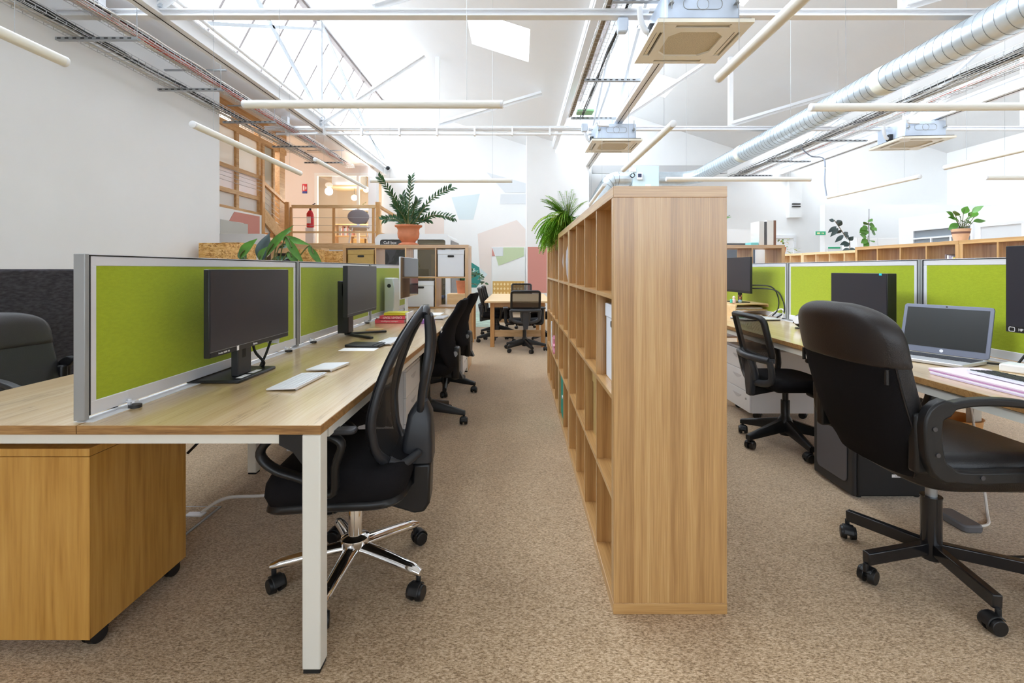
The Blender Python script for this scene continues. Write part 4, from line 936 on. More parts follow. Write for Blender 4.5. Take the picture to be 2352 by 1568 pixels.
# ---- C: task chair with netted upper back and two windows below
slate = M('slate_plastic', (.040, .044, .052), .42)
def task_chair(label, loc, rz, grp=None):
    t = thing('task_chair', label, 'office chair', loc, rz, grp)
    star(t, 'plastic', .30, math.radians(53+90), blackp, zh=.09, ze=.072, lift=.42)
    MB().prism(rrect(.20, .22, .03), .37, .405).build('mechanism', blackp, t, bevel=.008)
    cushion(.47, .46, .40, .475, cy=.02, front=.03).build('seat', blackf, t, smooth=60)
    def b(x, z):          # back surface
        u = (z-.42)/.46
        return Vector((x, -.185-.115*u+.05*(x/.21)**2, z))
    up = [b(x, z) for x, z in rrect(.40, .27, .035, 4, 0, .735)]
    MB().tube(up, .017, 8, closed=True, sx=1.25, up=(0, 1, 0)).build('back_frame', blackp, t, smooth=60)
    rows = [[b(x, z) for x in [-.19+.38*i/8 for i in range(9)]] for z in [.61+.25*i/6 for i in range(7)]]
    MB().grid(rows).build('net', netting('dense_net', (.008, .008, .010), 300, .22), t, smooth=60)
    lo = MB(); lo.T = Matrix.Translation((0, -.032, 0))
    lo.tube(smoothpts([b(-.205, .60), b(-.20, .52), b(-.17, .455), b(-.06, .43), b(.06, .43), b(.17, .455), b(.20, .52), b(.205, .60)], 4), .024, 8, sx=.8, up=(0, 1, 0))
    lo.tube([b(x, .60) for x in [-.205+.41*i/8 for i in range(9)]], .022, 8, up=(0, 0, 1))
    for s in (-1, 1): lo.tube(smoothpts([b(s*.045, .585), b(s*.055, .53), b(s*.05, .45)], 4), .016, 8, sx=1.5, up=(0, 1, 0))
    lo.T = Matrix.Identity(4)
    for s in (-1, 1): lo.bar(b(s*.20, .60), b(s*.20, .60)+Vector((0, -.035, 0)), .03, .03)
    lo.build('lumbar_frame', slate, t, smooth=60)
    MB().prism([(-.028, .335), (.028, .335), (.048, .44), (.045, .60), (-.045, .60), (-.048, .44)], -.255, -.215, 'Y').build('spine', slate, t, bevel=.008)
    MB().prism([(-.24, .335), (-.05, .37), (-.05, .395), (-.22, .40)], -.03, .03, 'X').build('spine_foot', blackp, t, bevel=.006)
    for s in (-1, 1):
        MB().tube(smoothpts([(s*.15, .07, .385), (s*.25, .08, .385), (s*.268, .085, .42), (s*.272, .10, .50), (s*.272, .09, .60)], 4), .019, 10, sx=1.3, up=(1, 0, 0)).build('arm_post', blackp, t, smooth=60)
        MB().prism(rrect(.075, .24, .03, 4), .60, .625).build('arm_pad', blackp, t, bevel=.008).location = (s*.272, .10, 0)
    return t
tc = task_chair('black task chair with a netted back beside the white drawers on the right', (1.80, 3.25, 0), -PI/2)
MG = 'black task chairs round the pine meeting table'
dup(tc, (.10, 7.0, 0), math.radians(3), 'black task chair at the near end of the pine table, its back to us', MG)
dup(tc, (.08, 9.85, 0), PI, 'black task chair facing us across the far end of the pine table', MG)
dup(tc, (-.36, 7.85, 0), -PI/2, 'black task chair on the left of the pine table, nearer one', MG)
dup(tc, (-.36, 8.75, 0), -PI/2, 'black task chair on the left of the pine table, farther one', MG)
dup(tc, (.42, 7.9, 0), PI/2, 'black task chair on the right of the pine table, mostly behind the shelves', MG)

# ---- D: upholstered chair with a tall curved back
def pad_chair(label, loc, rz, grp=None, top=.95):
    t = thing('padded_chair', label, 'office chair', loc, rz, grp)
    star(t, 'plastic', .29, math.radians(49), blackp, zh=.09, ze=.072, lift=.42)
    MB().prism(rrect(.22, .24, .03), .355, .40).build('mechanism', blackp, t, bevel=.008)
    cushion(.48, .48, .395, .50, cy=.02, front=.03).build('seat', blackf, t, smooth=60)
    rg = []
    for v in [0, .04, .12, .25, .4, .55, .7, .85, .95, 1]:
        z = .46+(top-.46)*v; y = -.235+.055*math.sin(PI*min(1, v*1.2))-.03*v*v-.035*v**5
        w = (.17+.06*math.sin(PI*min(1, v+.18)))*(1 if v < .9 else 1-.9*(v-.9)*2); d = .030*(1 if 0 < v < 1 else .5)
        rg.append([(w*math.copysign(abs(math.cos(a))**.5, math.cos(a)), y+d*math.copysign(abs(math.sin(a))**.7, math.sin(a))+.05*(w*math.copysign(abs(math.cos(a))**.5, math.cos(a))/.22)**2, z) for a in [2*PI*i/24 for i in range(24)]])
    MB().loft(rg).build('backrest', blackf, t, smooth=60)
    MB().prism([(-.05, .34), (.05, .34), (.08, .50), (.055, .585), (-.055, .585), (-.08, .50)], -.255, -.195, 'Y').build('spine', blackp, t, bevel=.018)
    MB().prism([(-.285, .34), (-.05, .36), (-.05, .39), (-.25, .41)], -.035, .035, 'X').build('spine_foot', blackp, t, bevel=.008)
    for s in (-1, 1):
        MB().cyl((s*.06, -.228, .54), (s*.088, -.228, .54), .019, n=18).cyl((s*.088, -.228, .54), (s*.093, -.228, .54), .012, n=18).build('back_knob', steelz, t)
        MB().tube(smoothpts([(s*.15, 0, .385), (s*.25, 0, .39), (s*.275, 0, .44), (s*.275, .005, .62)], 4), .020, 8).build('arm_post', blackp, t, smooth=60)
        MB().prism(rrect(.07, .24, .03, 4), .62, .645).build('arm_pad', blackp, t, bevel=.008).location = (s*.275, .0, 0)
    return t
pd = pad_chair('black padded office chair in the middle of the left desk', (-.70, 3.72, 0), PI/2)
dup(pd, (-.70, 4.70, 0), PI/2-.12, 'black padded office chair at the far end of the left desk')
pad_chair('low backed black chair tucked under the left desk behind the net chair', (-.95, 2.60, 0), PI/2, top=.67)

# ================================================================== pedestals, table, cases
def pedestal(label, loc, rz, w=.42, d=.50, h=.55, mat=whitep, topmat=greylid):
    """drawer fronts look along -Y"""
    t = thing('drawer_pedestal', label, 'drawers', loc, rz)
    z0 = .055
    MB().box(-w/2, w/2, -d/2+.018, d/2, z0, h-.018).build('body', mat, t, smooth=0)
    MB().box(-w/2, w/2, -d/2, d/2, h-.018, h).build('top', topmat, t, bevel=.003)
    n = 3; dh = (h-.02-z0)/n
    for i in range(n):
        za = z0+i*dh
        f = MB().box(-w/2+.002, w/2-.002, -d/2, -d/2+.017, za+.002, za+dh-.002).build('drawer_front', mat, t, bevel=.002)
        MB().box(-.07, .07, -d/2-.002, -d/2+.001, za+dh-.055, za+dh-.048).prism([(-.07+.14*k/8, za+dh-.055-.022*math.sin(PI*k/8)) for k in range(9)], -d/2-.0015, -d/2, 'Y').build('recessed_pull', M('pull_grey', (.62, .63, .66), .4), f)
    MB().cyl((w/2-.06, -d/2-.004, z0+dh-.06), (w/2-.06, -d/2, z0+dh-.06), .009, n=12).build('lock', steelz, t)
    for sx in (-1, 1):
        for sy in (-1, 1): caster(t, sx*(w/2-.06), sy*(d/2-.07), .8)
    return t
pedestal('white three drawer pedestal with grey top under the right desk', (2.06, 3.985, 0), -PI/2, w=.43, d=.50, h=.55)
pedestal('white drawer pedestal under the left desk between the first two chairs', (-1.06, 3.20, 0), PI/2, w=.42, d=.74, h=.56, topmat=whitep)
pedestal('white drawer pedestal at the far end of the left desk', (-.84, 5.32, 0), PI/2, w=.42, d=.52, h=.60, topmat=whitep)
wp = thing('wooden_pedestal', 'orange birch cabinet on castors under the near end of the left desk', 'cabinet', (-1.60, 1.68, 0))
MB().box(-.30, .30, -.213, .213, .055, .610).build('body', birch, wp, smooth=0)
MB().box(-.302, .302, -.216, .216, .612, .636).build('top', birch, wp, bevel=.002)
MB().box(.282, .3012, -.2135, -.2115, .055, .610).build('corner_strip', birch, wp, smooth=0)
for sx in (-1, 1):
    for sy in (-1, 1): caster(wp, sx*.25, sy*.165, .3+sx)
mt = thing('meeting_table', 'pine meeting table at the end of the aisle', 'table', (0, 8.33, 0))
MB().box(-.50, .51, -1.08, 1.08, .672, .70).build('tabletop', beech, mt, bevel=.003)
for sx in (-1, 1):
    for sy in (-1, 1): MB().box(sx*.385-.032, sx*.385+.032, sy*.98-.032, sy*.98+.032, 0, .672).build('leg', pine, mt, bevel=.003)
for sy in (-1, 1):
    MB().box(-.353, .353, sy*.98-.013, sy*.98+.013, .60, .672).build('apron', pinex, mt, smooth=0)
    MB().box(-.353, .353, sy*.98-.016, sy*.98+.016, .155, .255).build('stretcher', pinex, mt, bevel=.002)
for sx in (-1, 1): MB().box(sx*.385-.013, sx*.385+.013, -.95, .95, .60, .672).build('apron', pine, mt, smooth=0)
bs = thing('wooden_bench', 'honey coloured cane backed bench against the far wall', 'bench', (-.22, 12.95, 0))
MB().box(-.45, .40, -.04, .0, .42, .86).build('backrest', M('cane', (.66, .40, .12), .6), bs, smooth=0)
dm = MB()
for i in range(9):
    for j in range(3): dm.prism([(-.40+.09*i, .50+.12*j), (-.37+.09*i, .54+.12*j), (-.40+.09*i, .58+.12*j), (-.43+.09*i, .54+.12*j)], -.044, -.040, 'Y')
dm.build('cane_pattern', M('cane_light', (.90, .74, .40), .6), bs, smooth=0)
MB().box(-.45, .40, -.44, 0, .36, .42).build('seat', pinex, bs, bevel=.01)
for x in (-.40, .35):
    for y in (-.40, -.05): MB().box(x-.03, x+.03, y-.03, y+.03, 0, .36).build('leg', pine, bs, smooth=0)
# black case under the right desk
cs = thing('black_case', 'tall black box with grey front under the right desk behind the executive chair', 'case', (1.91, 2.645, 0))
MB().box(-.165, .20, -.165, .165, .012, .50).build('case_body', M('case_black', (.010, .010, .011), .5), cs, bevel=.008)
MB().box(-.19, -.165, -.165, .165, .012, .50).build('front_bezel', greyp, cs, bevel=.010)
MB().prism([(y, z) for y, z in rrect(.25, .38, .03, 4, 0, .255)], -.196, -.19, 'X').build('front_panel', M('case_grey', (.10, .10, .115), .4), cs, bevel=.004)
MB().box(-.16, .19, -.16, .16, .50, .512).build('lid', greyp, cs, bevel=.004)
for sx in (-.14, .16):
    for sy in (-.13, .13): MB().cyl((sx, sy, 0), (sx, sy, .012), .015, n=12).build('rubber_foot', rubber, cs)
MB().box(.01, .15, -.1664, -.165, .112, .127).build('name_strip', papr, cs, smooth=0, label='thin white name strip')
text('< FRANCK CHERGUI >', .011, cs, (.08, -.167, .1195), (PI/2, 0, 0), blackp)
ft = thing('waste_bin', 'small terracotta coloured bin under the right desk', 'bin', (2.62, 2.9, 0))
MB().lathe([(.10, 0), (.13, .30), (.135, .30), (.125, .295), (.095, .01)]).build('bin_body', M('orange_plastic', (.72, .36, .12), .5), ft)

# ================================================================== things on the desks
def monitor(label, loc, rz, w, h, zc, stand, th=.022, off=.0, tilt=0., bez=.022, scr=screenm, lip=whitep, name='monitor', body=blackp, tan=None):
    """screen faces +Y; zc = bottom of the panel above the desk"""
    t = thing(name, label, 'monitor', loc, rz)
    R = Matrix.Translation((0, off, zc)) @ Matrix.Rotation(tilt, 4, 'X')
    def B(): m = MB(); m.T = R; return m
    B().box(-w/2, w/2, -th, 0, 0, h).build('housing', body, t, bevel=.003)
    B().box(-w*.36, w*.36, -th-.020, -th, h*.18, h*.80).build('rear_bulge', body, t, bevel=.008)
    B().box(-w/2+.004, w/2-.004, .0002, .0012, bez, h-.005).build('screen', scr, t, smooth=0)
    if lip: B().box(-w/2+.003, w/2-.003, .0004, .0016, bez-.0022, bez-.0008).build('chin_line', steelz, t, smooth=0)
    zs = zc+h*.5
    if stand == 'plate':
        MB().prism(rrect(.30, .215, .012, 3, -.03, -.03), 0, .012).build('base', body, t, bevel=.004)
        MB().box(-.055, .045, off-th-.052, off-th-.022, .012, zs+.05).build('column', greyp, t, bevel=.004)
        MB().box(-.012, .014, off-th-.0225, off-th-.0215, .085, .135).build('cable_slot', dark, t, smooth=0)
    elif stand == 'vee':
        MB().box(-.05, .05, off-.16, off-.085, .02, zs+.06).build('column', body, t, bevel=.004)
        MB().box(-.05, .05, off-.13, off-th, zs-.04, zs+.04).build('neck', body, t, smooth=0)
        for s in (-1, 1): MB().bar((0, off-.12, .012), (s*.17, off+.11, .008), .028, .014).build('foot', body, t, bevel=.004)
    elif stand == 'thin':
        MB().box(-.03, .03, off-th-.03, off-th-.012, .006, zs).build('column', body, t, bevel=.003)
        MB().prism(rrect(.22, .16, .02, 4, 0, off-.02), 0, .008).build('base', body, t, bevel=.002)
    return t
m1 = monitor('black monitor with square base on the near left desk', (-1.185, 2.04, DZ), -PI/2, .60, .322, .132, 'plate', off=.075)
text('iiyama', .013, m1, (0, .0778, .143), (PI/2, 0, PI), papr)
MB().box(.13, .295, .0752, .0766, .1335, .1505).build('feature_strip', dark, m1, smooth=0)
MB().box(.118, .132, .0766, .0772, .134, .152).build('energy_sticker', papr, m1, smooth=0)
text('ProLite  HDMI  IPS', .009, m1, (.215, .0772, .142), (PI/2, 0, PI), papr)
for x, y in ((-.055, .045), (.04, .05)): MB().box(x-.035, x+.035, y-.012, y+.012, .0122, .0128).build('paper_label', papr, m1, smooth=0)
tag(MB().tube(smoothpts([(-1.17, 2.13, .90), (-1.165, 2.14, .82), (-1.15, 2.19, .76), (-1.17, 2.21, .735)], 5), .006, 6).tube(smoothpts([(-1.16, 2.28, .86), (-1.17, 2.25, .79), (-1.19, 2.235, .733)], 5), .006, 6).build('monitor_cable', cabk), 'two black cables dropping behind the near left monitor', 'cable')
tag(MB().prism([(-1.185, .83), (-1.13, .83), (-1.12, .90), (-1.165, .90)], 2.285, 2.287, 'Y').build('cable_tag', whitep, smooth=0), 'white paper tag on the cable behind the near monitor', 'tag')
monitor('black monitor on splayed metal feet in the middle of the left desk', (-1.14, 3.32, DZ), -PI/2, .62, .325, .152, 'vee', off=.08, th=.03)
monitor('wide glossy monitor at the far end of the left desk', (-1.09, 4.40, DZ), -PI/2, .72, .36, .20, 'thin', off=.11, th=.012, scr=screeng, lip=None, bez=.008, body=alu)
im = thing('desktop_computer', 'silver curved computer back edge beside the far green screen', 'computer', (-1.20, 4.62, DZ), -PI/2)
sil = M('silver', (.62, .66, .64), .3, .6)
MB().prism([(-.045, 0), (.02, 0), (.045, .10), (.05, .28), (.035, .37), (-.045, .375)], -.11, .11, 'X').build('shell', sil, im, bevel=.006)
MB().cyl((.109, .0, .30), (.114, .0, .30), .018, n=16).build('port', blackp, im)
def keyboard(label, loc, rz, w=.28, d=.115, mat=whitep, keym=whitep, h=.010, name='keyboard', tilt=.05, g=.0012):
    t = thing(name, label, 'keyboard', loc, rz)
    R = Matrix.Rotation(tilt, 4, 'X'); m = MB(); m.T = Matrix.Translation((0, 0, .003+tilt*d/2)) @ R
    m.prism(rrect(w, d, .008, 3), 0, .004).build('base', alu if mat is whitep else mat, t, smooth=40)
    m = MB(); m.T = Matrix.Translation((0, 0, .003+tilt*d/2)) @ R
    n = 14; q = (w-.012)/n; rr = 5; qd = (d-.012)/rr
    for j in range(rr):
        for i in range(n):
            if j == 0 and 4 <= i <= 8:
                if i == 4: m.box(-w/2+.006+4*q+g, -w/2+.006+9*q-g, -d/2+.006+g, -d/2+.006+qd-g, .004, .0065)
                continue
            m.box(-w/2+.006+i*q+g, -w/2+.006+(i+1)*q-g, -d/2+.006+j*qd+g, -d/2+.006+(j+1)*qd-g, .004, .0065)
    m.build('keys', keym, t, smooth=0)
    MB().cyl((-w/2+.02, d/2-.006, .006), (w/2-.02, d/2-.006, .006), .0058, n=10).build('battery_bar', alu, t)
    return t
kb = keyboard('white slim keyboard on the near left desk', (-.88, 1.940, DZ), -PI/2-.03)
dup(kb, (-.80, 3.02, DZ), -PI/2-.10, 'white slim keyboard beside the black notebook on the left desk')
dup(kb, (-.72, 4.50, DZ), -PI/2-.05, 'white keyboard at the far end of the left desk')
tp = thing('trackpad', 'white square trackpad on the near left desk', 'trackpad', (-.872, 2.225, DZ), -PI/2-.14)
m = MB(); m.T = Matrix.Translation((0, 0, .006)) @ Matrix.Rotation(.05, 4, 'X'); m.prism(rrect(.16, .13, .008, 3), 0, .005).build('pad', whitep, tp)
MB().cyl((-.075, .056, .0065), (.075, .056, .0065), .0062, n=12).build('battery_bar', alu, tp)
nbk = thing('notebook', 'closed black notebook with elastic band and pen on the left desk', 'notebook', (-.90, 2.86, DZ), -.12)
MB().prism(rrect(.20, .135, .008, 3), .002, .016).build('cover', blackp, nbk, bevel=.003)
MB().box(.07, .076, -.068, .068, .0162, .017).build('elastic_band', blackf, nbk, smooth=0)
MB().cyl((.105, -.05, .008), (.105, .07, .008), .004, n=8).build('pen', greyp, nbk)
tag(MB().prism(rrect(.20, .10, .002, 2, -.90, 2.74), DZ, DZ+.0012).build('paper_sheet', papr, smooth=0), 'white paper sheet under the edge of the black notebook', 'paper')
tag(MB().prism(rrect(.11, .09, .004, 2, -1.07, 3.62), DZ, DZ+.008).build('wood_coaster', M('kraft_wood', (.62, .42, .20), .6), smooth=0), 'square brown coaster in front of the book stack', 'coaster')
def book(label, x, y, z, l, w, h, rz, mat, edge='cream', words=None, ws=.02):
    t = thing('book', label, 'book', (x, y, z), rz, 'books stacked on the left desk')
    MB().box(-l/2, l/2, -w/2, w/2, 0, .002).box(-l/2, l/2, -w/2, w/2, h-.002, h).box(-l/2, l/2, -w/2, -w/2+.003, 0, h).build('cover', mat, t, smooth=0)
    MB().box(-l/2+.004, l/2-.004, -w/2+.004, w/2-.004, .002, h-.002).build('pages', papr, t, smooth=0)
    if words: text(words, ws, t, (0, -w/2-.0006, h/2), (PI/2, PI, 0), papr)
redm = M('book_red', (.58, .004, .010), .5, spec=.25); yel = M('book_yellow', (.72, .66, .03), .45)
book('thick red book at the bottom of the stack on the left desk', -1.075, 4.15, DZ, .245, .19, .032, 0, redm, words='collective intelligence', ws=.017)
book('red book with white block lettering in the middle of the stack', -1.055, 4.15, DZ+.033, .215, .17, .030, 0, redm, words='DREAM TEAM', ws=.026)
book('yellow book on top of the red books', -1.04, 4.16, DZ+.064, .18, .16, .022, 0, yel)
tag(MB().box(-.93, -.915, 4.04, 4.25, DZ, DZ+.09).build('white_folder', papr, bevel=.002), 'white folder standing against the right of the book stack', 'folder')
tag(MB().box(-.88, -.70, 4.02, 4.10, DZ, DZ+.03).build('purple_box', M('purple', (.28, .12, .42), .5), bevel=.004), 'flat purple box on the left desk partly behind a chair', 'box')
tag(MB().prism(rrect(.20, .28, .003, 2, -.86, 4.86), DZ, DZ+.006).build('paper_stack', papr, smooth=0), 'stack of white paper at the far end of the left desk', 'paper')
gj = thing('drinking_glass', 'clear drinking glass under the wide far monitor', 'glass', (-.90, 4.75, DZ))
MB().lathe([(.026, 0), (.032, .11), (.030, .11), (.024, .006)]).build('tumbler', glass('tumbler_glass', (.94, .96, .97), .12), gj)

# ---- right bench
rm1 = monitor('black monitor on the plywood riser beside the tall shelf', (2.25, 4.80, DZ+.128), PI/2, .60, .345, .098, 'thin', off=.085, lip=None, bez=.024)
rm2 = monitor('thick old black monitor behind the executive chair', (2.23, 3.035, DZ), PI/2, .50, .33, .10, 'thin', off=.10, th=.055, lip=None, bez=.018)
MB().box(-.21, -.19, .1012, .103, .418, .43).build('blue_tab', M('cyan', (.02, .55, .70), .5), rm2, smooth=0)
rm3 = monitor('large dark monitor cut off by the right edge of the picture', (2.21, 1.80, DZ), PI/2, .60, .37, .185, 'plate', off=.09, lip=None, bez=.026)
text('HP Eye Ease', .016, rm3, (.205, .0912, .198), (PI/2, 0, PI), papr)
MB().tube([(x, .0914, z) for x, z in rrect(.024, .018, .004, 3, .272, .198)], .0012, 5, closed=True).build('shield_mark', papr, rm3)
rs = thing('monitor_riser', 'bent plywood riser with papers on its shelf at the right desk', 'riser', (2.235, 4.86, DZ))
pr = smoothpts([(-.165, 0, 0), (-.165, 0, .09), (-.155, 0, .118), (-.13, 0, .128), (.13, 0, .128), (.155, 0, .118), (.165, 0, .09), (.165, 0, 0)], 4)
o_ = MB().prism([(p.x, p.z) for p in pr]+[(p.x*.94, p.z-.011 if p.z > .02 else p.z) for p in reversed(pr)], -.26, .24, 'Y').build('bent_ply', beech, rs)
MB().box(-.155, .155, -.24, .22, .062, .068).build('inner_shelf', beech, rs, smooth=0)
for i in range(2): tag(MB().box(2.10, 2.36, 4.66, 5.0, DZ+.001+i*.07, DZ+.014+i*.07).build('paper_stack', papr, smooth=0), ('papers on the desk inside the plywood riser', 'papers on the upper shelf of the plywood riser')[i], 'paper')
lt = thing('closed_laptop', 'closed silver laptop lying on the right desk in front of the riser', 'laptop', (2.14, 4.36, DZ), .1)
MB().prism(rrect(.34, .24, .012, 3), .002, .010).build('base', greyp, lt, bevel=.002)
MB().prism(rrect(.34, .24, .012, 3), .010, .018).build('lid', alu, lt, bevel=.002)
tag(MB().prism(rrect(.11, .05, .01, 3, 2.06, 4.38), DZ+.0182, DZ+.040).build('tape_box', M('green_card', (.03, .42, .12), .5), bevel=.004), 'small green and white box on the closed laptop', 'box')
bo = thing('drink_bottle', 'teal blue bottle below the monitor beside the tall shelf', 'bottle', (2.10, 5.03, DZ+.129))
MB().lathe([(.03, 0), (.034, .01), (.034, .075), (.020, .092)]).build('bottle_body', M('teal_plastic', (.01, .22, .33), .3), bo)
MB().lathe([(.018, .092), (.018, .108)]).build('cap', whitep, bo)
f1 = thing('toy_figure', 'small pink and white toy figure on the plywood riser', 'toy', (2.085, 4.66, DZ+.129))
MB().lathe([(.016, 0), (.02, .01), (.017, .035), (.010, .044)], n=16).build('body', M('toy_pink', (.88, .62, .60), .5), f1)
MB().sphere((0, 0, .054), .014).build('head', M('toy_skin', (.90, .72, .66), .5), f1)
MB().box(-.034, -.018, -.012, .012, 0, .036).build('green_stand', M('toy_green', (.10, .62, .45), .5), f1, bevel=.003)
f2 = thing('toy_animal', 'small brown toy animal with tall ears on the plywood riser', 'toy', (2.145, 4.66, DZ+.129))
MB().sphere((0, 0, .018), .018, sc=(1, .8, 1)).build('body', M('toy_blue', (.35, .48, .62), .6), f2)
MB().sphere((0, 0, .044), .014).build('head', M('toy_brown', (.32, .13, .05), .6), f2)
for s in (-1, 1): MB().tube([(s*.007, 0, .054), (s*.013, 0, .068), (s*.016, 0, .080)], [.005, .005, .002], 6).build('ear', MT['toy_brown'], f2)
for i, (pts, mt_, lb) in enumerate((([(2.20, 4.55, 1.03), (2.33, 4.45, 1.02), (2.37, 4.40, .93), (2.36, 4.38, .82), (2.33, 4.42, .755)], cabk, 'black cable looping from the riser monitor down the green screen'),
                              ([(2.20, 4.56, 1.00), (2.34, 4.40, .99), (2.375, 4.33, .90), (2.37, 4.30, .80), (2.34, 4.36, .745)], cabk, 'second black cable looping behind the riser monitor'),
                              ([(2.33, 4.50, .74), (2.36, 4.38, .81), (2.37, 4.32, .82), (2.36, 4.30, .77), (2.34, 4.30, .735)], cabw, 'short white cable loop at the foot of the green screen'))):
    tag(MB().tube(smoothpts(pts, 6), .006, 6).build('desk_cable', mt_), lb, 'cable')
so = thing('round_speaker', 'shiny round black desk speaker half behind the executive chair', 'speaker', (2.17, 3.70, DZ))
MB().sphere((0, 0, .062), .052).build('ball', M('gloss_black', (.015, .015, .018), .12), so)
MB().cyl((0, 0, 0), (0, 0, .008), .042, n=24).build('base', greyp, so)
MB().cyl((-.045, -.028, .07), (-.050, -.031, .071), .03, n=20).build('front_ring', alu, so)
# laptop, open
lp = thing('open_laptop', 'open dark blue grey laptop beside the executive chair', 'laptop', (2.055, 2.42, DZ), math.radians(90+25.5))
lpm = M('laptop_grey', (.16, .17, .22), .35, .4); lpa = M('laptop_silver', (.58, .58, .60), .35, .4)
MB().prism(rrect(.377, .25, .012, 3), .003, .018).build('base', lpa, lp, bevel=.003)
m = MB()
for j in range(5):
    for i in range(17): m.box(-.176+i*.0207+.001, -.176+(i+1)*.0207-.001, -.10+j*.0235+.0015, -.10+(j+1)*.0235-.0015, .0181, .0200)
m.build('keys', M('key_dark', (.03, .03, .035), .5), lp, smooth=0)
lp_lid = MB(); lp_lid.T = Matrix.Translation((0, -.122, .020)) @ Matrix.Rotation(math.radians(14), 4, 'X')
lp_lid.prism([(x, z) for x, z in rrect(.377, .255, .014, 4, 0, .128)], -.007, 0, 'Y').build('lid', lpm, lp, bevel=.002)
m = MB(); m.T = lp_lid.T; m.box(-.172, .172, .0002, .0012, .032, .238).build('screen', M('laptop_screen', (.018, .020, .020), .25), lp, smooth=0)
m = MB(); m.T = lp_lid.T; m.cyl((0, 0, .247), (0, .0012, .247), .004, n=12).build('webcam', dark, lp)
m = MB(); m.T = lp_lid.T; m.cyl((0, 0, .017), (0, .0012, .017), .008, n=20).build('round_badge', papr, lp)
for i in range(4):
    c = ((.62, .52, .72), (.86, .84, .86), (.48, .24, .42), (.82, .70, .78))[i]
    tag(MB().prism(rrect(.23, .60, .004, 2, 1.905+.004*i, 1.80+.008*i), DZ+.001+i*.0055, DZ+.006+i*.0055).build('paper_folder', M('folder_%s' % ('lilac', 'white', 'plum', 'pink')[i], c, .6), smooth=0),
        ('lilac folder at the bottom of the paper pile on the right desk', 'white papers above the lilac folder on the right desk', 'plum folder in the paper pile on the right desk', 'pink folder on top of the paper pile under the keyboard')[i], 'folder', 'papers under the right keyboard')
keyboard('silver keyboard with black keys on the paper pile at the right edge', (1.93, 1.80, DZ+.024), PI/2, w=.43, d=.125, mat=alu, keym=M('key_dark', (.03, .03, .035), .5), g=.0034)
ps = thing('power_strip', 'white power strip with plugs behind the open laptop', 'power strip', (2.26, 2.06, DZ), .5)
MB().box(-.05, .05, -.14, .14, 0, .035).build('strip_body', whitep, ps, bevel=.006)
for k in (-.08, .02): MB().box(-.03, .03, k, k+.045, .035, .07).build('plug', whitep, ps, bevel=.006)
MB().box(-.025, .01, -.04, -.01, .035, .042).build('switch', M('switch_orange', (.85, .36, .22), .4), ps, smooth=0)
for pts, mt_, lb in (([(2.33, 2.25, .74), (2.36, 2.20, .84), (2.37, 2.13, .87), (2.37, 2.05, .85), (2.34, 2.0, .75)], cabk, 'black cable arching behind the power strip'),
                     ([(2.36, 2.22, .95), (2.36, 2.16, .90), (2.33, 2.12, .82), (2.27, 2.06, .78)], cabw, 'grey cable dropping onto the power strip'),
                     ([(2.22, 2.30, .735), (2.30, 2.25, .732), (2.31, 2.17, .732), (2.24, 2.14, .735)], cabk, 'black laptop power cable on the right desk')):
    tag(MB().tube(smoothpts(pts, 6), .0055, 6).build('desk_cable', mt_), lb, 'cable')
# floor clutter
tag(MB().tube(smoothpts([(2.5, 2.7, .6), (2.38, 2.5, .25), (2.28, 2.35, .02), (2.12, 2.2, .012), (1.98, 2.3, .01)], 6), .006, 6).build('floor_cable', cabw), 'cream cable hanging under the right desk', 'cable')
tag(MB().prism(rrect(.09, .17, .02, 4), 0, .035).build('charger_brick', M('brick_grey', (.14, .14, .15), .4), bevel=.008), 'grey charger brick lying under the right desk', 'charger').location = (2.04, 2.24, 0)
tag(MB().prism(rrect(.30, .012, .005, 2, 2.02, 1.98), 0, .004).build('floor_slit', dark, smooth=0), 'dark slot strip in the carpet behind the executive chair', 'floor strip')
fs = thing('floor_socket', 'steel floor socket box set in the carpet beside the birch cabinet', 'floor box', (-1.60, 2.27, 0))
MB().box(-.13, .13, -.13, .13, 0, .004).build('frame', steelz, fs, smooth=0)
MB().box(-.118, .118, -.118, .118, .004, .006).build('lid', MT['carpet'], fs, smooth=0)
MB().box(.02, .10, .02, .06, .006, .012).build('cable_flap', alu, fs, smooth=0)
for pts, mt_, r, lb in (([(-1.52, 2.32, .01), (-1.46, 2.42, .035), (-1.30, 2.5, .012), (-1.16, 2.62, .008), (-1.02, 2.78, .008)], cabw, .008, 'cream cable running over the carpet to the floor socket'),
                        ([(-1.28, 2.2, .70), (-1.34, 2.22, .55), (-1.40, 2.2, .45), (-1.47, 2.15, .36)], cabk, .006, 'black cable dropping behind the birch cabinet'),
                        ([(-1.19, 2.25, .70), (-1.28, 2.24, .58), (-1.38, 2.2, .48)], cabk, .006, 'second black cable joining behind the birch cabinet')):
    tag(MB().tube(smoothpts(pts, 6), r, 6).build('floor_cable', mt_), lb, 'cable')

# ================================================================== plants
def leaf(m, base, d, up, L, w, bend=.3, fold=.15, n=6, tipw=0.):
    """one curved leaf added to m, growing along d"""
    d = Vector(d).normalized(); up = Vector(up); s = d.cross(up)
    s = s.normalized() if s.length > 1e-4 else d.orthogonal().normalized(); nrm = s.cross(d).normalized(); rows = []
    base = Vector(base)
    for i in range(n+1):
        u = i/n; ww = w/2*math.sin(PI*min(.985, max(.04, u**.8)))
        c = base+d*L*u-nrm*bend*L*u*u
        rows.append([c-s*ww+nrm*fold*ww, c, c+s*ww+nrm*fold*ww])
    m.grid(rows)
def rdir(az, el): return Vector((math.cos(az)*math.cos(el), math.sin(az)*math.cos(el), math.sin(el)))
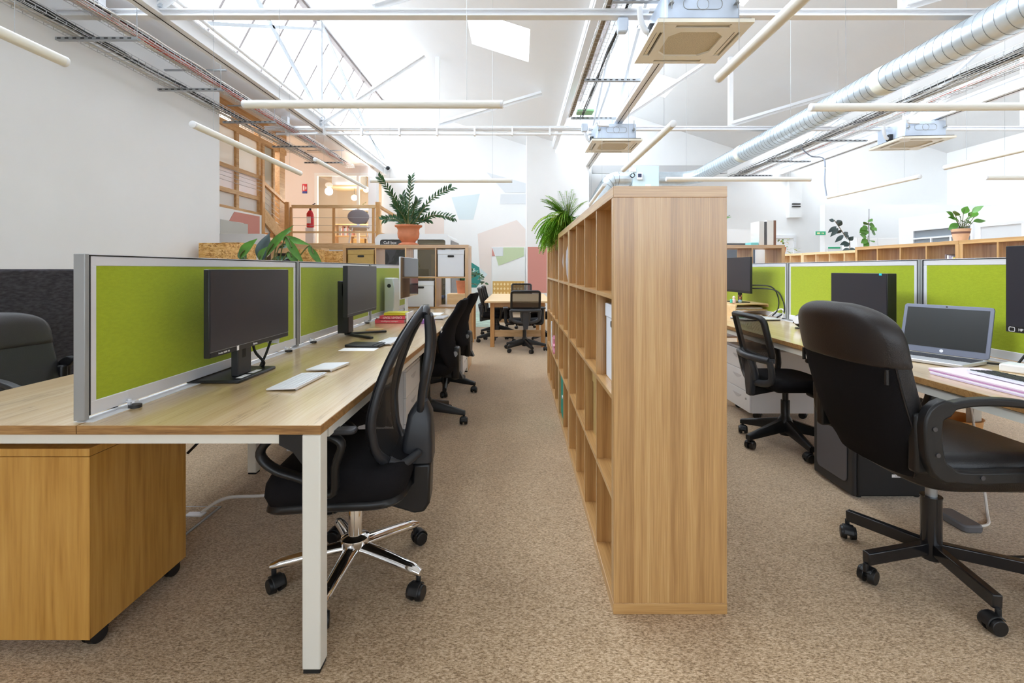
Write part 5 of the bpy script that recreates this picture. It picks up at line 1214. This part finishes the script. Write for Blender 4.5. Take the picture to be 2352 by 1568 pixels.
# ZZ plant in the terracotta urn
random.seed(3)
zz = thing('potted_plant', 'dark green feathery plant in a terracotta urn on the left end shelf', 'plant', (-1.31, 5.80, 1.4655))
MB().lathe([(.09, 0), (.12, 0), (.122, .014), (.078, .035), (.088, .05), (.122, .09), (.130, .14), (.124, .185), (.136, .21), (.160, .222), (.163, .240), (.145, .242), (.12, .21)], n=36).build('urn', terra, zz)
MB().cyl((0, 0, .18), (0, 0, .195), .118, n=24).build('soil', soil, zz)
sm, lm = MB(), MB()
P0 = Vector((-1.31, 5.80, 1.4655))
for tip in ((872, 408), (945, 408), (1035, 432), (1040, 500), (880, 505), (905, 470), (985, 505), (925, 450), (960, 460), (895, 440), (915, 500), (975, 480)):
    e = aY(*tip, 5.8+random.uniform(-.22, .22))-P0; b = Vector((random.uniform(-.05, .05), random.uniform(-.05, .05), .19))
    mid = b.lerp(e, .5)+Vector((0, 0, .10*min(1, abs(e.x)*2)))
    pts = smoothpts([b, mid, e], 8); sm.tube(pts, [.009-.007*i/len(pts) for i in range(len(pts))], 6)
    for i in range(4, len(pts)):
        dd = (pts[i]-pts[i-1]).normalized(); side = dd.cross(Vector((0, 1, .15))).normalized()
        for sg in (-1, 1): leaf(lm, pts[i]-dd*.012*sg, dd*random.uniform(.6, 1.1)+side*sg*.8+Vector((0, random.uniform(-.5, .3), .1)), (random.uniform(-.4, .4), -.8, .6), .062+.02*random.random(), .027, random.uniform(-.1, .2), .2, 4)
sm.build('stems', stemm, zz); lm.build('foliage', leafd, zz, smooth=60)
# fern
fe = thing('potted_fern', 'bright green fern spilling over the left edge of the middle shelves', 'plant', (.43, 4.15, 1.4655))
MB().lathe([(.07, 0), (.10, .11), (.105, .12), (.095, .12)]).build('pot', potc, fe)
MB().cyl((0, 0, .09), (0, 0, .105), .09, n=20).build('soil', soil, fe)
random.seed(9); lm = MB(); ym = MB()
for i in range(190):
    az = random.uniform(.55*PI, 1.55*PI) if i < 150 else random.uniform(0, 2*PI); el = random.uniform(.0, 1.2); L = random.uniform(.20, .40) if el < 1.0 else random.uniform(.18, .36); d = rdir(az, el); p = Vector((0, 0, .11)); pts = [p.copy()]; v = d.copy()
    for k in range(14):
        p = p+v*L/14; v = (v+Vector((0, 0, -.14*(1.25 if el < 1. else .55)))).normalized(); pts.append(p.copy())
    tgt = ym if i % 9 == 0 else lm
    tgt.tube(pts, .0022, 4)
    for k in range(1, 15):
        dd = (pts[k]-pts[k-1]).normalized(); s = dd.cross(Vector((0, 0, 1))); s = s.normalized() if s.length > .01 else Vector((1, 0, 0))
        ln = .045*math.sin(PI*min(1, (k+1.5)/17))+.006
        for sg in (-1, 1):
            for off in (0, .5):
                leaf(tgt, pts[k]-dd*off*L/14, s*sg+dd*.35, (0, 0, 1), ln, .013, .2, .1, 2)
lm.build('fronds', leafb, fe, smooth=60); ym.build('yellowing_fronds', M('leaf_lime', (.42, .52, .05), .5), fe, smooth=60)
# big leaved plant left of the rear planters
st_ = thing('potted_plant', 'large bird of paradise plant with broad leaves behind the left screen', 'plant', (-3.30, 6.3, 0))
MB().lathe([(.15, 0), (.20, .38), (.20, .40), (.185, .40), (.17, .36)]).build('pot', M('dark_pot', (.10, .10, .11), .5), st_)
MB().cyl((0, 0, .34), (0, 0, .36), .175, n=24).build('soil', soil, st_)
P0 = Vector((-3.30, 6.3, 0)); sm = MB()
for a, b, w, mt_, dy in (((552, 592), (572, 556), .16, leafg, -.1), ((600, 600), (607, 545), .20, leafr, .05), ((612, 588), (645, 530), .13, leafg, -.15), ((640, 545), (660, 530), .09, leafg, 0), ((640, 546), (692, 552), .10, leafg, -.05), ((655, 545), (685, 590), .10, leafg, -.15),
                     ((708, 565), (732, 600), .09, leafg, -.1), ((596, 600), (600, 575), .12, leafg, -.2), ((640, 570), (665, 560), .08, leafd, .1), ((660, 580), (680, 600), .09, leafg, -.1), ((620, 602), (655, 588), .10, leafd, .1), ((565, 598), (548, 575), .12, leafd, .1)):
    A = aY(*a, 6.3+dy)-P0; B = aY(*b, 6.3+dy*1.6)-P0; m = MB()
    leaf(m, A, B-A, (0, -1, .5), (B-A).length*1.25, w*.95, .28, .30, 12); m.build('leaf', mt_, st_, smooth=70)
    bs_ = Vector((random.uniform(-.06, .06), random.uniform(-.06, .06), .36)); sm.tube(smoothpts([bs_, bs_.lerp(A, .6)+Vector((0, 0, .1)), A, A.lerp(B, .5)], 6), .008, 6)
sm.build('stems', stemm, st_)
# rubber plant and staked plant on the floor behind the right shelves
def floor_plant(label, x, y, pts, stem_r, leaves, mt_, potmat, L=.15, w=.08, stake=None):
    t = thing('potted_plant', label, 'plant', (x, y, 0)); stem_r *= .65; w *= .76; P0 = Vector((x, y, 0))
    MB().lathe([(.13, 0), (.17, .42), (.17, .44), (.155, .44), (.14, .40)]).build('pot', potmat, t)
    MB().cyl((0, 0, .38), (0, 0, .41), .145, n=20).build('soil', soil, t)
    P = [Vector((0, 0, .4))]+[aY(*p, y)-P0 for p in pts]; pp = smoothpts(P, 8)
    MB().tube(pp, stem_r, 7).build('stem', M('brown_stem', (.14, .09, .05), .7), t)
    lm = MB()
    for (px, py, qx, qy) in leaves:
        A = aY(px, py, y)-P0; B = aY(qx, qy, y+random.uniform(-.1, .1))-P0
        leaf(lm, A, B-A, (random.uniform(-.2, .2), -1, .4), (B-A).length, w, .05, .12, 7)
    lm.build('foliage', mt_, t, smooth=60)
    if stake: 
        A = aY(*stake, y)-P0; MB().cyl((A.x, A.y, .4), A, .006, n=6).build('stake', M('stake_grey', (.25, .27, .30), .5), t)
    return t
random.seed(5)
floor_plant('dark rubber plant with oval leaves behind the pine shelves', 6.18, 9.0, ((1952, 560), (1945, 548), (1932, 528), (1916, 505)), .010,
            ((1916, 508, 1904, 504), (1920, 513, 1934, 506), (1921, 520, 1902, 534), (1926, 520, 1934, 508), (1931, 528, 1922, 537), (1938, 540, 1948, 532), (1937, 540, 1918, 556), (1942, 543, 1950, 541), (1950, 552, 1960, 543), (1947, 556, 1930, 562), (1951, 558, 1938, 566), (1952, 572, 1934, 576), (1951, 574, 1966, 572), (1925, 524, 1908, 543)), leafr, potc, w=.11)
floor_plant('round leaved staked plant behind the pine shelves', 6.3, 8.7, ((1993, 560), (1996, 540), (1995, 520), (1996, 495)), .007,
            ((1995, 505, 2004, 508), (1993, 512, 1984, 515), (1992, 520, 1980, 527), (1996, 515, 2010, 520), (2003, 522, 2014, 530), (2002, 532, 2012, 538), (1990, 530, 1978, 540), (1994, 530, 1982, 534), (1990, 545, 1976, 538), (1992, 550, 1978, 558), (1998, 552, 2008, 556), (1994, 556, 1984, 566), (1999, 528, 2008, 524), (1988, 522, 1975, 535)), leafg, M('white_pot', (.75, .74, .74), .5), w=.14, stake=(1996, 480))
bp_ = thing('potted_plant', 'round leaved plant in a striped basket pot on the right shelf', 'plant', (4.52, 4.93, 1.4655))
MB().lathe([(.055, 0), (.078, .115), (.080, .125), (.072, .125), (.06, .10)], n=32).build('basket', potc, bp_)
MB().lathe([(.0715, .075), (.0755, .095), (.0755, .0955), (.0715, .0755)], n=32).build('woven_band', M('band_brown', (.20, .10, .08), .9), bp_)
MB().cyl((0, 0, .10), (0, 0, .11), .068, n=20).build('soil', soil, bp_)
random.seed(12); lm = MB(); sm = MB(); P0 = Vector((4.52, 4.93, 1.4655))
for (qx, qy) in ((2190, 482), (2215, 476), (2240, 472), (2246, 488), (2245, 502), (2195, 496), (2206, 492), (2232, 484), (2222, 497), (2200, 507), (2218, 508), (2228, 505), (2183, 487), (2210, 502)):
    B = aY(qx, qy+4, 4.93+random.uniform(-.08, .08))-P0; A = Vector((random.uniform(-.02, .02), random.uniform(-.02, .02), .10)); C = A.lerp(B, .7)+Vector((0, 0, .02))
    sm.tube([A, C, B], .003, 5); leaf(lm, C, (B-C)+Vector((random.uniform(-.03, .03), random.uniform(-.06, .02), random.uniform(-.02, .02))), (random.uniform(-.5, .5), -.7, .7), .105, .070, .10, .15, 6)
lm.build('foliage', leafg, bp_, smooth=60); sm.build('stems', stemm, bp_)
hp = thing('potted_plant', 'trailing plant in a terracotta pot at the far pine shelf', 'plant', (5.10, 9.35, 1.4655))
MB().lathe([(.06, 0), (.085, .12), (.09, .14), (.08, .14)]).build('pot', terra, hp)
random.seed(4); lm = MB(); ym = MB()
for i in range(60):
    a = random.uniform(0, 2*PI); r = random.uniform(.03, .26); z = random.uniform(-.02, .30) if r < .16 else random.uniform(.0, .12)
    leaf(ym if i % 4 == 0 else lm, (r*math.cos(a), r*math.sin(a)-.05, z), rdir(a, random.uniform(-.4, .6)), (0, 0, 1), .08, .04, .2, .1, 3)
lm.build('foliage', leafg, hp, smooth=60); ym.build('yellow_flowers', leafy, hp, smooth=60)
for q, s in enumerate(((0, -.035), )):
    op = thing('potted_plant', 'round leaved plant in a terracotta pot by the teal wall shape', 'plant', (-.92, 8.0, .78))
    MB().lathe([(.075, 0), (.10, .19), (.105, .21), (.09, .21)]).build('pot', terra, op)
    lm = MB(); random.seed(8)
    for i in range(70):
        u = random.random(); a = random.uniform(-.3*PI, .5*PI); r = .05+.34*u; z = .25+.25*math.sin(u*2.6)-.25*u+random.uniform(-.06, .06)
        leaf(lm, (r*math.cos(a), .6*r*math.sin(a), z), rdir(random.uniform(0, 2*PI), random.uniform(-.5, .5)), (0, -.6, .8), .07, .055, .1, .1, 3)
    for i in range(8): lm.bar((-.05+.015*i, .02*(i % 3), .2), (-.08+.022*i, .03*(i % 3), .46), .03, .006)
    lm.build('foliage', leafd, op, smooth=60)
pt = thing('plant_table', 'small wooden plant table behind the left end shelf', 'table', (-.92, 8.0, 0))
MB().box(-.22, .22, -.2, .2, .60, .78).build('tabletop', pinex, pt, bevel=.004)
for sx in (-1, 1):
    for sy in (-1, 1): MB().box(sx*.19-.02, sx*.19+.02, sy*.17-.02, sy*.17+.02, 0, .60).build('leg', pine, pt, smooth=0)

kp = thing('potted_plant', 'leafy plant on the right end shelf, one leaf showing past the tall shelf', 'plant', (2.22, 5.85, 1.4655))
MB().lathe([(.06, 0), (.08, .12), (.082, .13), (.072, .13)]).build('pot', M('white_pot', (.75, .74, .74), .5), kp)
MB().cyl((0, 0, .10), (0, 0, .115), .07, n=18).build('soil', soil, kp)
lm = MB(); sm = MB(); random.seed(31); P0 = Vector((2.22, 5.85, 1.4655))
for (qx, qy) in ((1677, 494), (1640, 480), (1610, 478), (1585, 488), (1600, 515), (1645, 512), (1625, 470), (1575, 505)):
    B = aY(qx, qy, 5.85+random.uniform(-.06, .06))-P0; A = Vector((0, 0, .11)); C = A.lerp(B, .62)+Vector((0, 0, .03))
    sm.tube([A, C, B], .003, 5); leaf(lm, C, B-C, (0, -.5, 1), (B-C).length*1.05, .06, .2, .15, 6)
lm.build('foliage', leafg, kp, smooth=60); sm.build('stems', stemm, kp)

# ================================================================== phone booth, planters and raised rooms
ph = thing('phone_booth', 'white rounded phone booth with smoked glass behind the left end shelf', 'booth', (-2.02, 9.95, 0))
gp = M('booth_white', (.82, .84, .86), .35)
fr = [(x, z) for x, z in rrect(1.44, 1.86, .12, 6, 0, .93)]; inn = [(x, z) for x, z in rrect(1.26, 1.66, .05, 6, 0, .92)]
MB().loft([[(x, y, z) for x, z in pl_] for y, pl_ in ((-.65, inn), (-.65, fr), (.70, fr), (.70, inn))], closed=True).build('shell', gp, ph, smooth=50)
MB().box(-.62, .62, .6, .64, .1, 1.74).build('back_wall', M('booth_felt', (.42, .38, .30), .9, var=.1, vs=60), ph, smooth=0)
MB().box(-.62, .02, -.635, -.625, .10, 1.74).build('glass_door', gld, ph, smooth=0)
MB().box(.09, .62, -.635, -.625, .10, 1.74).build('glass_side', glass('booth_glass', (.75, .72, .62), .10, .02, .25, (.30, .26, .18)), ph, smooth=0)
MB().box(.02, .09, -.645, -.60, .10, 1.74).build('door_post', gp, ph, smooth=0)
text('Call box', .075, ph, (-.44, -.637, 1.69), (PI/2, 0, 0), papr)
MB().box(.12, .60, -.2, .4, .92, .95).build('desk_shelf', pinex, ph, smooth=0)
MB().box(.18, .24, .35, .40, .95, 1.5).build('wood_post', beech, ph, smooth=0)
MB().box(.26, .58, .40, .43, 1.12, 1.42).build('wall_screen', M('booth_screen', (.06, .09, .13), .2), ph, smooth=0)
MB().box(.725, .735, -.55, .62, .12, 1.74).build('side_felt', M('booth_grey', (.34, .34, .35), .9, var=.1, vs=40), ph, smooth=0)
ch = thing('booth_stool', 'dark padded seat showing through the booth gap', 'seat', (-1.52, 9.25, 0))
MB().box(-.12, .12, -.12, .12, .62, .68).build('seat', M('navy', (.03, .04, .08), .7), ch, bevel=.02)
MB().box(-.10, .10, .10, .14, .68, 1.02).build('backrest', MT['navy'], ch, bevel=.02)
MB().cyl((0, 0, .02), (0, 0, .62), .02, n=12).cyl((0, 0, 0), (0, 0, .02), .15, n=20).build('pedestal', steelz, ch)
def planter(label, x0, x1, y0, y1, z1):
    t = thing('chipboard_planter', label, 'planter', ((x0+x1)/2, (y0+y1)/2, 0)); cx, cy = (x0+x1)/2, (y0+y1)/2
    a, b = (x1-x0)/2, (y1-y0)/2; w = .018
    MB().box(-a, a, -b, -b+w, 0, z1).box(-a, a, b-w, b, 0, z1).box(-a, -a+w, -b+w, b-w, 0, z1).box(a-w, a, -b+w, b-w, 0, z1).build('sides', MT['chipboard'], t, smooth=0)
    MB().box(-a+w, a-w, -b+w, b-w, z1-.15, z1-.10).build('soil', soil, t, smooth=0)
planter('tall chipboard planter against the white left wall end', -4.62, -4.24, 7.0, 7.4, 1.56)
planter('slightly taller chipboard planter beside the broad leaved plant', -4.66, -4.38, 7.6, 8.1, 1.60)
planter('chipboard block behind the bird of paradise leaves', -4.1, -3.75, 9.0, 9.4, 1.55)
osc = tag(MB().box(-3.85, -3.42, 9.6, 10.0, 0, 1.54).build('chipboard_cabinet', MT['chipboard'], smooth=0), 'chipboard cabinet block left of the booth below the platform', 'cabinet')
wc = thing('wood_cabinet', 'pine framed cabinet with dark glass below the platform', 'cabinet', (-4.40, 9.8, 0))
MB().box(-.50, .50, -.2, .2, 0, .9).box(-.50, -.42, -.2, .2, .9, 1.5).box(.42, .50, -.2, .2, .9, 1.5).box(-.5, .5, -.2, .2, 1.5, 1.60).build('frame', pinex, wc, smooth=0)
MB().box(-.42, .42, -.1, -.08, .9, 1.5).build('dark_pane', gld, wc, smooth=0)
MB().box(-.42, .42, .1, .12, .9, 1.5).build('back', dark, wc, smooth=0)
tag(MB().box(-5.7, -3.0, 11.06, 11.2, 1.58, 1.62).build('platform_trim', alu, smooth=0), 'thin metal strip along the platform edge', 'trim')
wl = tag(MB().prism(rrect(1.2, .42, .10, 5, -5.05, 1.60), 8.6, 8.7, 'Y').build('white_board', white, smooth=40), 'white round cornered board under the timber rooms', 'panel')
# platform railing
rl = thing('platform_railing', 'pine railing with steel wires along the raised platform', 'railing', (-4.25, 11.25, 1.78))
def rbox(m, x0, x1, z0, z1, w=.05): return m.box(x0+4.25, x1+4.25, -w/2, w/2, z0-1.78, z1-1.78)
rbox(MB(), -5.25, -3.28, 2.60, 2.67, .08).build('handrail', pinex, rl, bevel=.005)
rbox(MB(), -5.25, -3.28, 2.02, 2.06, .04).build('lower_rail', pinex, rl, smooth=0)
for x in (-5.27, -4.28, -3.36): rbox(MB(), x-.025, x+.025, 1.78, 2.62).build('baluster', pine, rl, smooth=0)
for x in (-5.36, -3.25): rbox(MB(), x-.05, x+.05, 1.60, 2.74, .09).build('newel_post', pine, rl, bevel=.005)
for z in (2.2, 2.38): MB().cyl((-1.0, 0, z-1.78), (.95, 0, z-1.78), .005, n=6).build('steel_wire', steelz, rl)
MB().bar((1.02, 0, .86), (1.15, 1.6, .72), .06, .06).bar((1.02, 0, .24), (1.15, 1.6, .20), .04, .04).box(1.12, 1.18, 1.55, 1.62, 0, .78).build('return_rail', pine, rl, smooth=0)
# stairs
sr = thing('timber_stair', 'short pine stair rising from the platform to the timber rooms', 'stairs', (FX, 11.1, 1.78))
MB().bar((.05, -.62, .62), (.05, .75, -.10), .05, .28).build('stringer', pinex, sr, smooth=0)
MB().bar((.05, -.62, 1.30), (.05, .70, .90), .06, .07).build('handrail', pine, sr, smooth=0)
for i in range(4): MB().box(-.75, .03, -.55+.30*i, -.22+.30*i, .50-.15*i, .54-.15*i).build('tread', pinex, sr, smooth=0)
for k in range(5): MB().cyl((.05, -.60, 1.14-.12*k), (.05, .68, .76-.12*k), .005, n=6).build('steel_wire', steelz, sr)
MB().box(.0, .10, -.68, -.58, -.05, 1.42).build('newel_post', pine, sr, smooth=0)
# platform and meeting room things
ex_ = thing('fire_extinguisher', 'red fire extinguisher on a white stand behind the railing', 'extinguisher', (-5.02, 11.7, 1.782))
MB().box(-.10, .10, -.06, .06, 0, .40).build('stand', whitep, ex_, bevel=.01)
MB().lathe([(.06, .40), (.085, .42), (.085, .74), (.05, .80), (.03, .82)]).build('cylinder', M('fire_red', (.55, .01, .02), .3), ex_)
MB().cyl((0, 0, .82), (0, 0, .88), .025, n=12).bar((-.06, 0, .88), (.10, 0, .93), .03, .02).bar((-.04, 0, .90), (.12, 0, .99), .025, .015).build('valve', blackp, ex_)
MB().box(-.05, .05, -.088, -.086, .50, .66).build('label_plate', papr, ex_, smooth=0)
sg = thing('fire_sign', 'small red fire extinguisher sign on the blush wall', 'sign', (-5.9, 13.39, 3.28))
MB().box(-.065, .065, -.004, 0, .06, .26).build('red_plate', M('sign_red', (.60, .01, .03), .5), sg, smooth=0)
MB().box(-.065, .065, -.004, 0, 0, .06).build('blue_plate', M('sign_blue', (.03, .05, .30), .5), sg, smooth=0)
MB().prism([(-.045, .08), (-.005, .08), (-.005, .19), (-.018, .21), (-.018, .23), (-.032, .23), (-.032, .21), (-.045, .19)], -.006, -.004, 'Y').prism([(.015, .11), (.045, .11), (.05, .16), (.035, .21), (.03, .17), (.018, .19)], -.006, -.004, 'Y').build('pictogram', papr, sg, smooth=0)
gc = thing('lounge_chair', 'grey rounded shell chair on the raised platform', 'chair', (-4.02, 12.2, 1.782), .4)
gcm = M('grey_upholstery', (.22, .20, .22), .9)
MB().sphere((0, 0, .72), .25, 24, 12, (1.05, .22, .75)).build('backrest', gcm, gc); cushion(.48, .44, .40, .46, cy=.22 if False else -.22).build('seat', M('pale_upholstery', (.48, .46, .48), .9), gc, smooth=60)
for sx in (-1, 1):
    for sy, yy in ((-1, -.42), (1, 0)): MB().cyl((sx*.17, yy*.9-.02, .41), (sx*.25, yy, 0), .012, n=8).build('leg', alu, gc)
MB().bar((0, -.02, .42), (0, .03, .70), .06, .02).build('back_strut', alu, gc, smooth=0)
mb_ = thing('low_bookcase', 'low pine bookcase in the glazed meeting room', 'bookcase', (-4.75, 14.6, 1.802))
MB().box(-.75, .75, -.16, .16, .70, .73).box(-.75, .75, -.16, .16, 0, .03).box(-.75, .75, -.16, .16, .36, .38).box(-.75, -.72, -.16, .16, .03, .70).box(.72, .75, -.16, .16, .03, .70).box(-.26, -.24, -.16, .16, .03, .70).box(.24, .26, -.16, .16, .03, .70).build('carcass', beech, mb_, smooth=0)
for i in range(9):
    tag(MB().box(-5.35+.045*i, -5.31+.045*i, 14.5, 14.7, 2.19, 2.19+.22+.03*(i % 3)).build('book', M('mag_%d' % (i % 3), ((.30, .32, .40), (.62, .58, .55), (.45, .20, .18))[i % 3], .6), smooth=0), 'thin magazine in the meeting room bookcase', 'book', 'magazines in the meeting room bookcase')
card_box('kraft box low in the meeting room bookcase', (-4.75, 14.55, 1.835), 0, boxb, w=.34, d=.2, h=.26)
card_box('white box low in the meeting room bookcase', (-4.28, 14.55, 1.835), 0, boxw, w=.34, d=.2, h=.26)
fl = thing('flower_pot', 'small plant in a dark bowl on the meeting room bookcase', 'plant', (-4.62, 14.5, 2.535))
MB().lathe([(.06, 0), (.10, .06), (.11, .08), (.09, .08)]).build('bowl', blackp, fl)
lm = MB(); random.seed(2)
for i in range(50): leaf(lm, (random.uniform(-.1, .1), random.uniform(-.1, .1), random.uniform(.06, .62)), rdir(random.uniform(0, 2*PI), random.uniform(-.3, .8)), (0, 0, 1), .09, .05, .2, .1, 3)
lm.build('foliage', M('leaf_pale', (.20, .22, .10), .6), fl, smooth=60)
am = thing('wall_unit', 'pale boxy air unit hanging in the glazed meeting room', 'air conditioner', (-5.0, 14.4, 3.62))
MB().box(-.42, .42, -.3, .3, 0, .35).build('case', galvb, am, smooth=0); MB().box(-.5, .5, -.4, .4, -.05, 0).build('panel', M('beige_panel', (.60, .48, .30), .6), am, smooth=0)
for i, (x, z) in enumerate(((-4.80, 3.28), (-4.45, 3.52))):
    gb = thing('globe_lamp', ('glowing globe lamp lower in the meeting room', 'glowing globe lamp higher in the meeting room')[i], 'lamp', (x, 14.2, z))
    MB().sphere((0, 0, 0), .085).build('globe', M('globe_glow', (1, .86, .62), .3, emit=4), gb); MB().cyl((0, 0, .08), (0, 0, 4.2-z), .006, n=6).build('cord', cabk, gb)
    l = bpy.data.lights.new('globe_light', 'POINT'); l.energy = 26; l.color = (1, .93, .82); l.shadow_soft_size = .09
    lo_ = bpy.data.objects.new('globe_light', l); COL.objects.link(lo_); lo_.location = (x, 14.0, z-.16)
tag(MB().box(-5.4, -3.9, 14.9, 15.0, 3.00, 3.06).build('cable_rail', wirem, smooth=0), 'thin cable rail across the glazed meeting room', 'cable tray')

rlm = thing('round_lamp', 'round glowing ceiling lamp inside the timber room', 'lamp', (-6.6, 9.9, 4.12))
MB().sphere((0, 0, 0), .13, sc=(1, 1, .7)).build('shade', M('lamp_glow', (1, .95, .88), .3, emit=4), rlm); MB().cyl((0, 0, .08), (0, 0, .28), .012, n=8).build('stalk', steelz, rlm)
l = bpy.data.lights.new('room_light', 'POINT'); l.energy = 70; l.color = (1, .96, .9); l.shadow_soft_size = .13
lo_ = bpy.data.objects.new('room_light', l); COL.objects.link(lo_); lo_.location = (-6.6, 9.9, 3.9)
# ---- things on the right end shelf and beyond
for i, (w, c, h) in enumerate(((.060, (.72, .71, .70), .29), (.028, (.10, .10, .11), .285), (.080, (.80, .79, .77), .30), (.028, (.24, .12, .08), .30))):
    x = 2.90+sum((.062, .030, .083, .031)[:i])
    tag(MB().box(x, x+w, 5.80, 6.02, 1.4655, 1.4655+h).build('binder', M('binder_%d' % i, c, .5), bevel=.002), ('pale grey binder at the left end', 'black slim binder', 'thick white binder left of the brown one', 'brown slim binder')[i]+' on the right end shelf', 'binder', 'binders on the right end shelf')
tag(MB().box(2.80, 2.89, 5.80, 5.95, 1.4655, 1.50).build('teal_box', M('teal_card', (.20, .62, .66), .5), bevel=.004), 'small turquoise box beside the binders on the right end shelf', 'box')
bt = thing('phone_booth', 'white booth with blue grey glass beyond the right end shelf', 'booth', (4.45, 10.2, 0))
fr = rrect(1.1, 1.98, .08, 5, 0, .99); inn = rrect(.66, 1.56, .03, 5, 0, .92)
MB().loft([[(x, y, z) for x, z in q] for y, q in ((-.5, inn), (-.5, fr), (.5, fr), (.5, inn))], closed=True).build('shell', gp, bt, smooth=50)
MB().box(-.33, .33, -.47, -.46, .14, 1.70).build('glass_door', glass('blue_glass', (.55, .60, .68), .12, .03, .55, (.22, .26, .32)), bt, smooth=0)
MB().box(-.33, .33, .3, .32, .14, 1.70).build('back_wall', greyf, bt, smooth=0)
for i, (c, n) in enumerate((((.22, .16, .16), 'dark'), ((.72, .68, .64), 'cream'), ((.30, .26, .36), 'violet grey'), ((.60, .58, .55), 'pale grey'), ((.70, .55, .04), 'mustard'))):
    w = .022 if i < 4 else .035
    tag(MB().box(4.40, 4.56, 4.96-i*.026, 4.96-i*.026+w-.002, cell_z(3)+.001, cell_z(3)+.24-.008*i).build('book', M('shelf_book_%d' % i, c, .6), bevel=.001), n+' book in the end cell of the right shelf', 'book', 'books in the right shelf')
mg = thing('mug', 'small magenta and white tub beside the mustard book', 'tub', (4.40, 4.82, cell_z(3)+.001))
MB().lathe([(.03, 0), (.034, .02), (.034, .075), (.03, .085)]).build('tub_body', M('magenta', (.55, .03, .25), .4), mg); MB().lathe([(.035, .075), (.035, .09)]).build('lid', whitep, mg)
es = thing('exit_sign', 'small green emergency exit sign above the far white door', 'sign', (7.50, 12.0-.035+.0, 2.02))
MB().box(-.13, .13, 0, .03, 0, .10).build('housing', whitep, es, smooth=0)
MB().box(-.125, .125, -.004, 0, .005, .095).build('green_face', M('exit_green', (.03, .42, .20), .4), es, smooth=0)
MB().prism([(-.09, .03), (-.02, .03), (-.02, .07), (-.09, .07)], -.006, -.004, 'Y').prism([(.0, .045), (.05, .045), (.05, .03), (.09, .05), (.05, .07), (.05, .055), (0, .055)], -.006, -.004, 'Y').build('pictogram', M('exit_yellow', (.90, .85, .45), .5), es, smooth=0)
cb = thing('white_cabinet', 'long low white cabinet against the right partition', 'cabinet', (8.28, 11.16, 0))
MB().box(-.62, .30, -.25, .25, 0, 1.9).build('body', white, cb, smooth=0)
for i in range(2): MB().box(-.61+.455*i, -.165+.455*i, -.262, -.25, .05, 1.88).build('door', white, cb, bevel=.004)
tag(MB().box(7.68, 8.02, 11.985, 12.0, 1.58, 1.74).build('notice_plate', papr, smooth=0), 'pale notice with a green band on the far right partition', 'sign')
ng = bpy.data.objects['notice_plate']
MB().box(7.70, 8.0, 11.979, 11.985, 1.69, 1.73).build('green_band', M('exit_green', (.03, .42, .20), .4), ng, world=True, smooth=0)
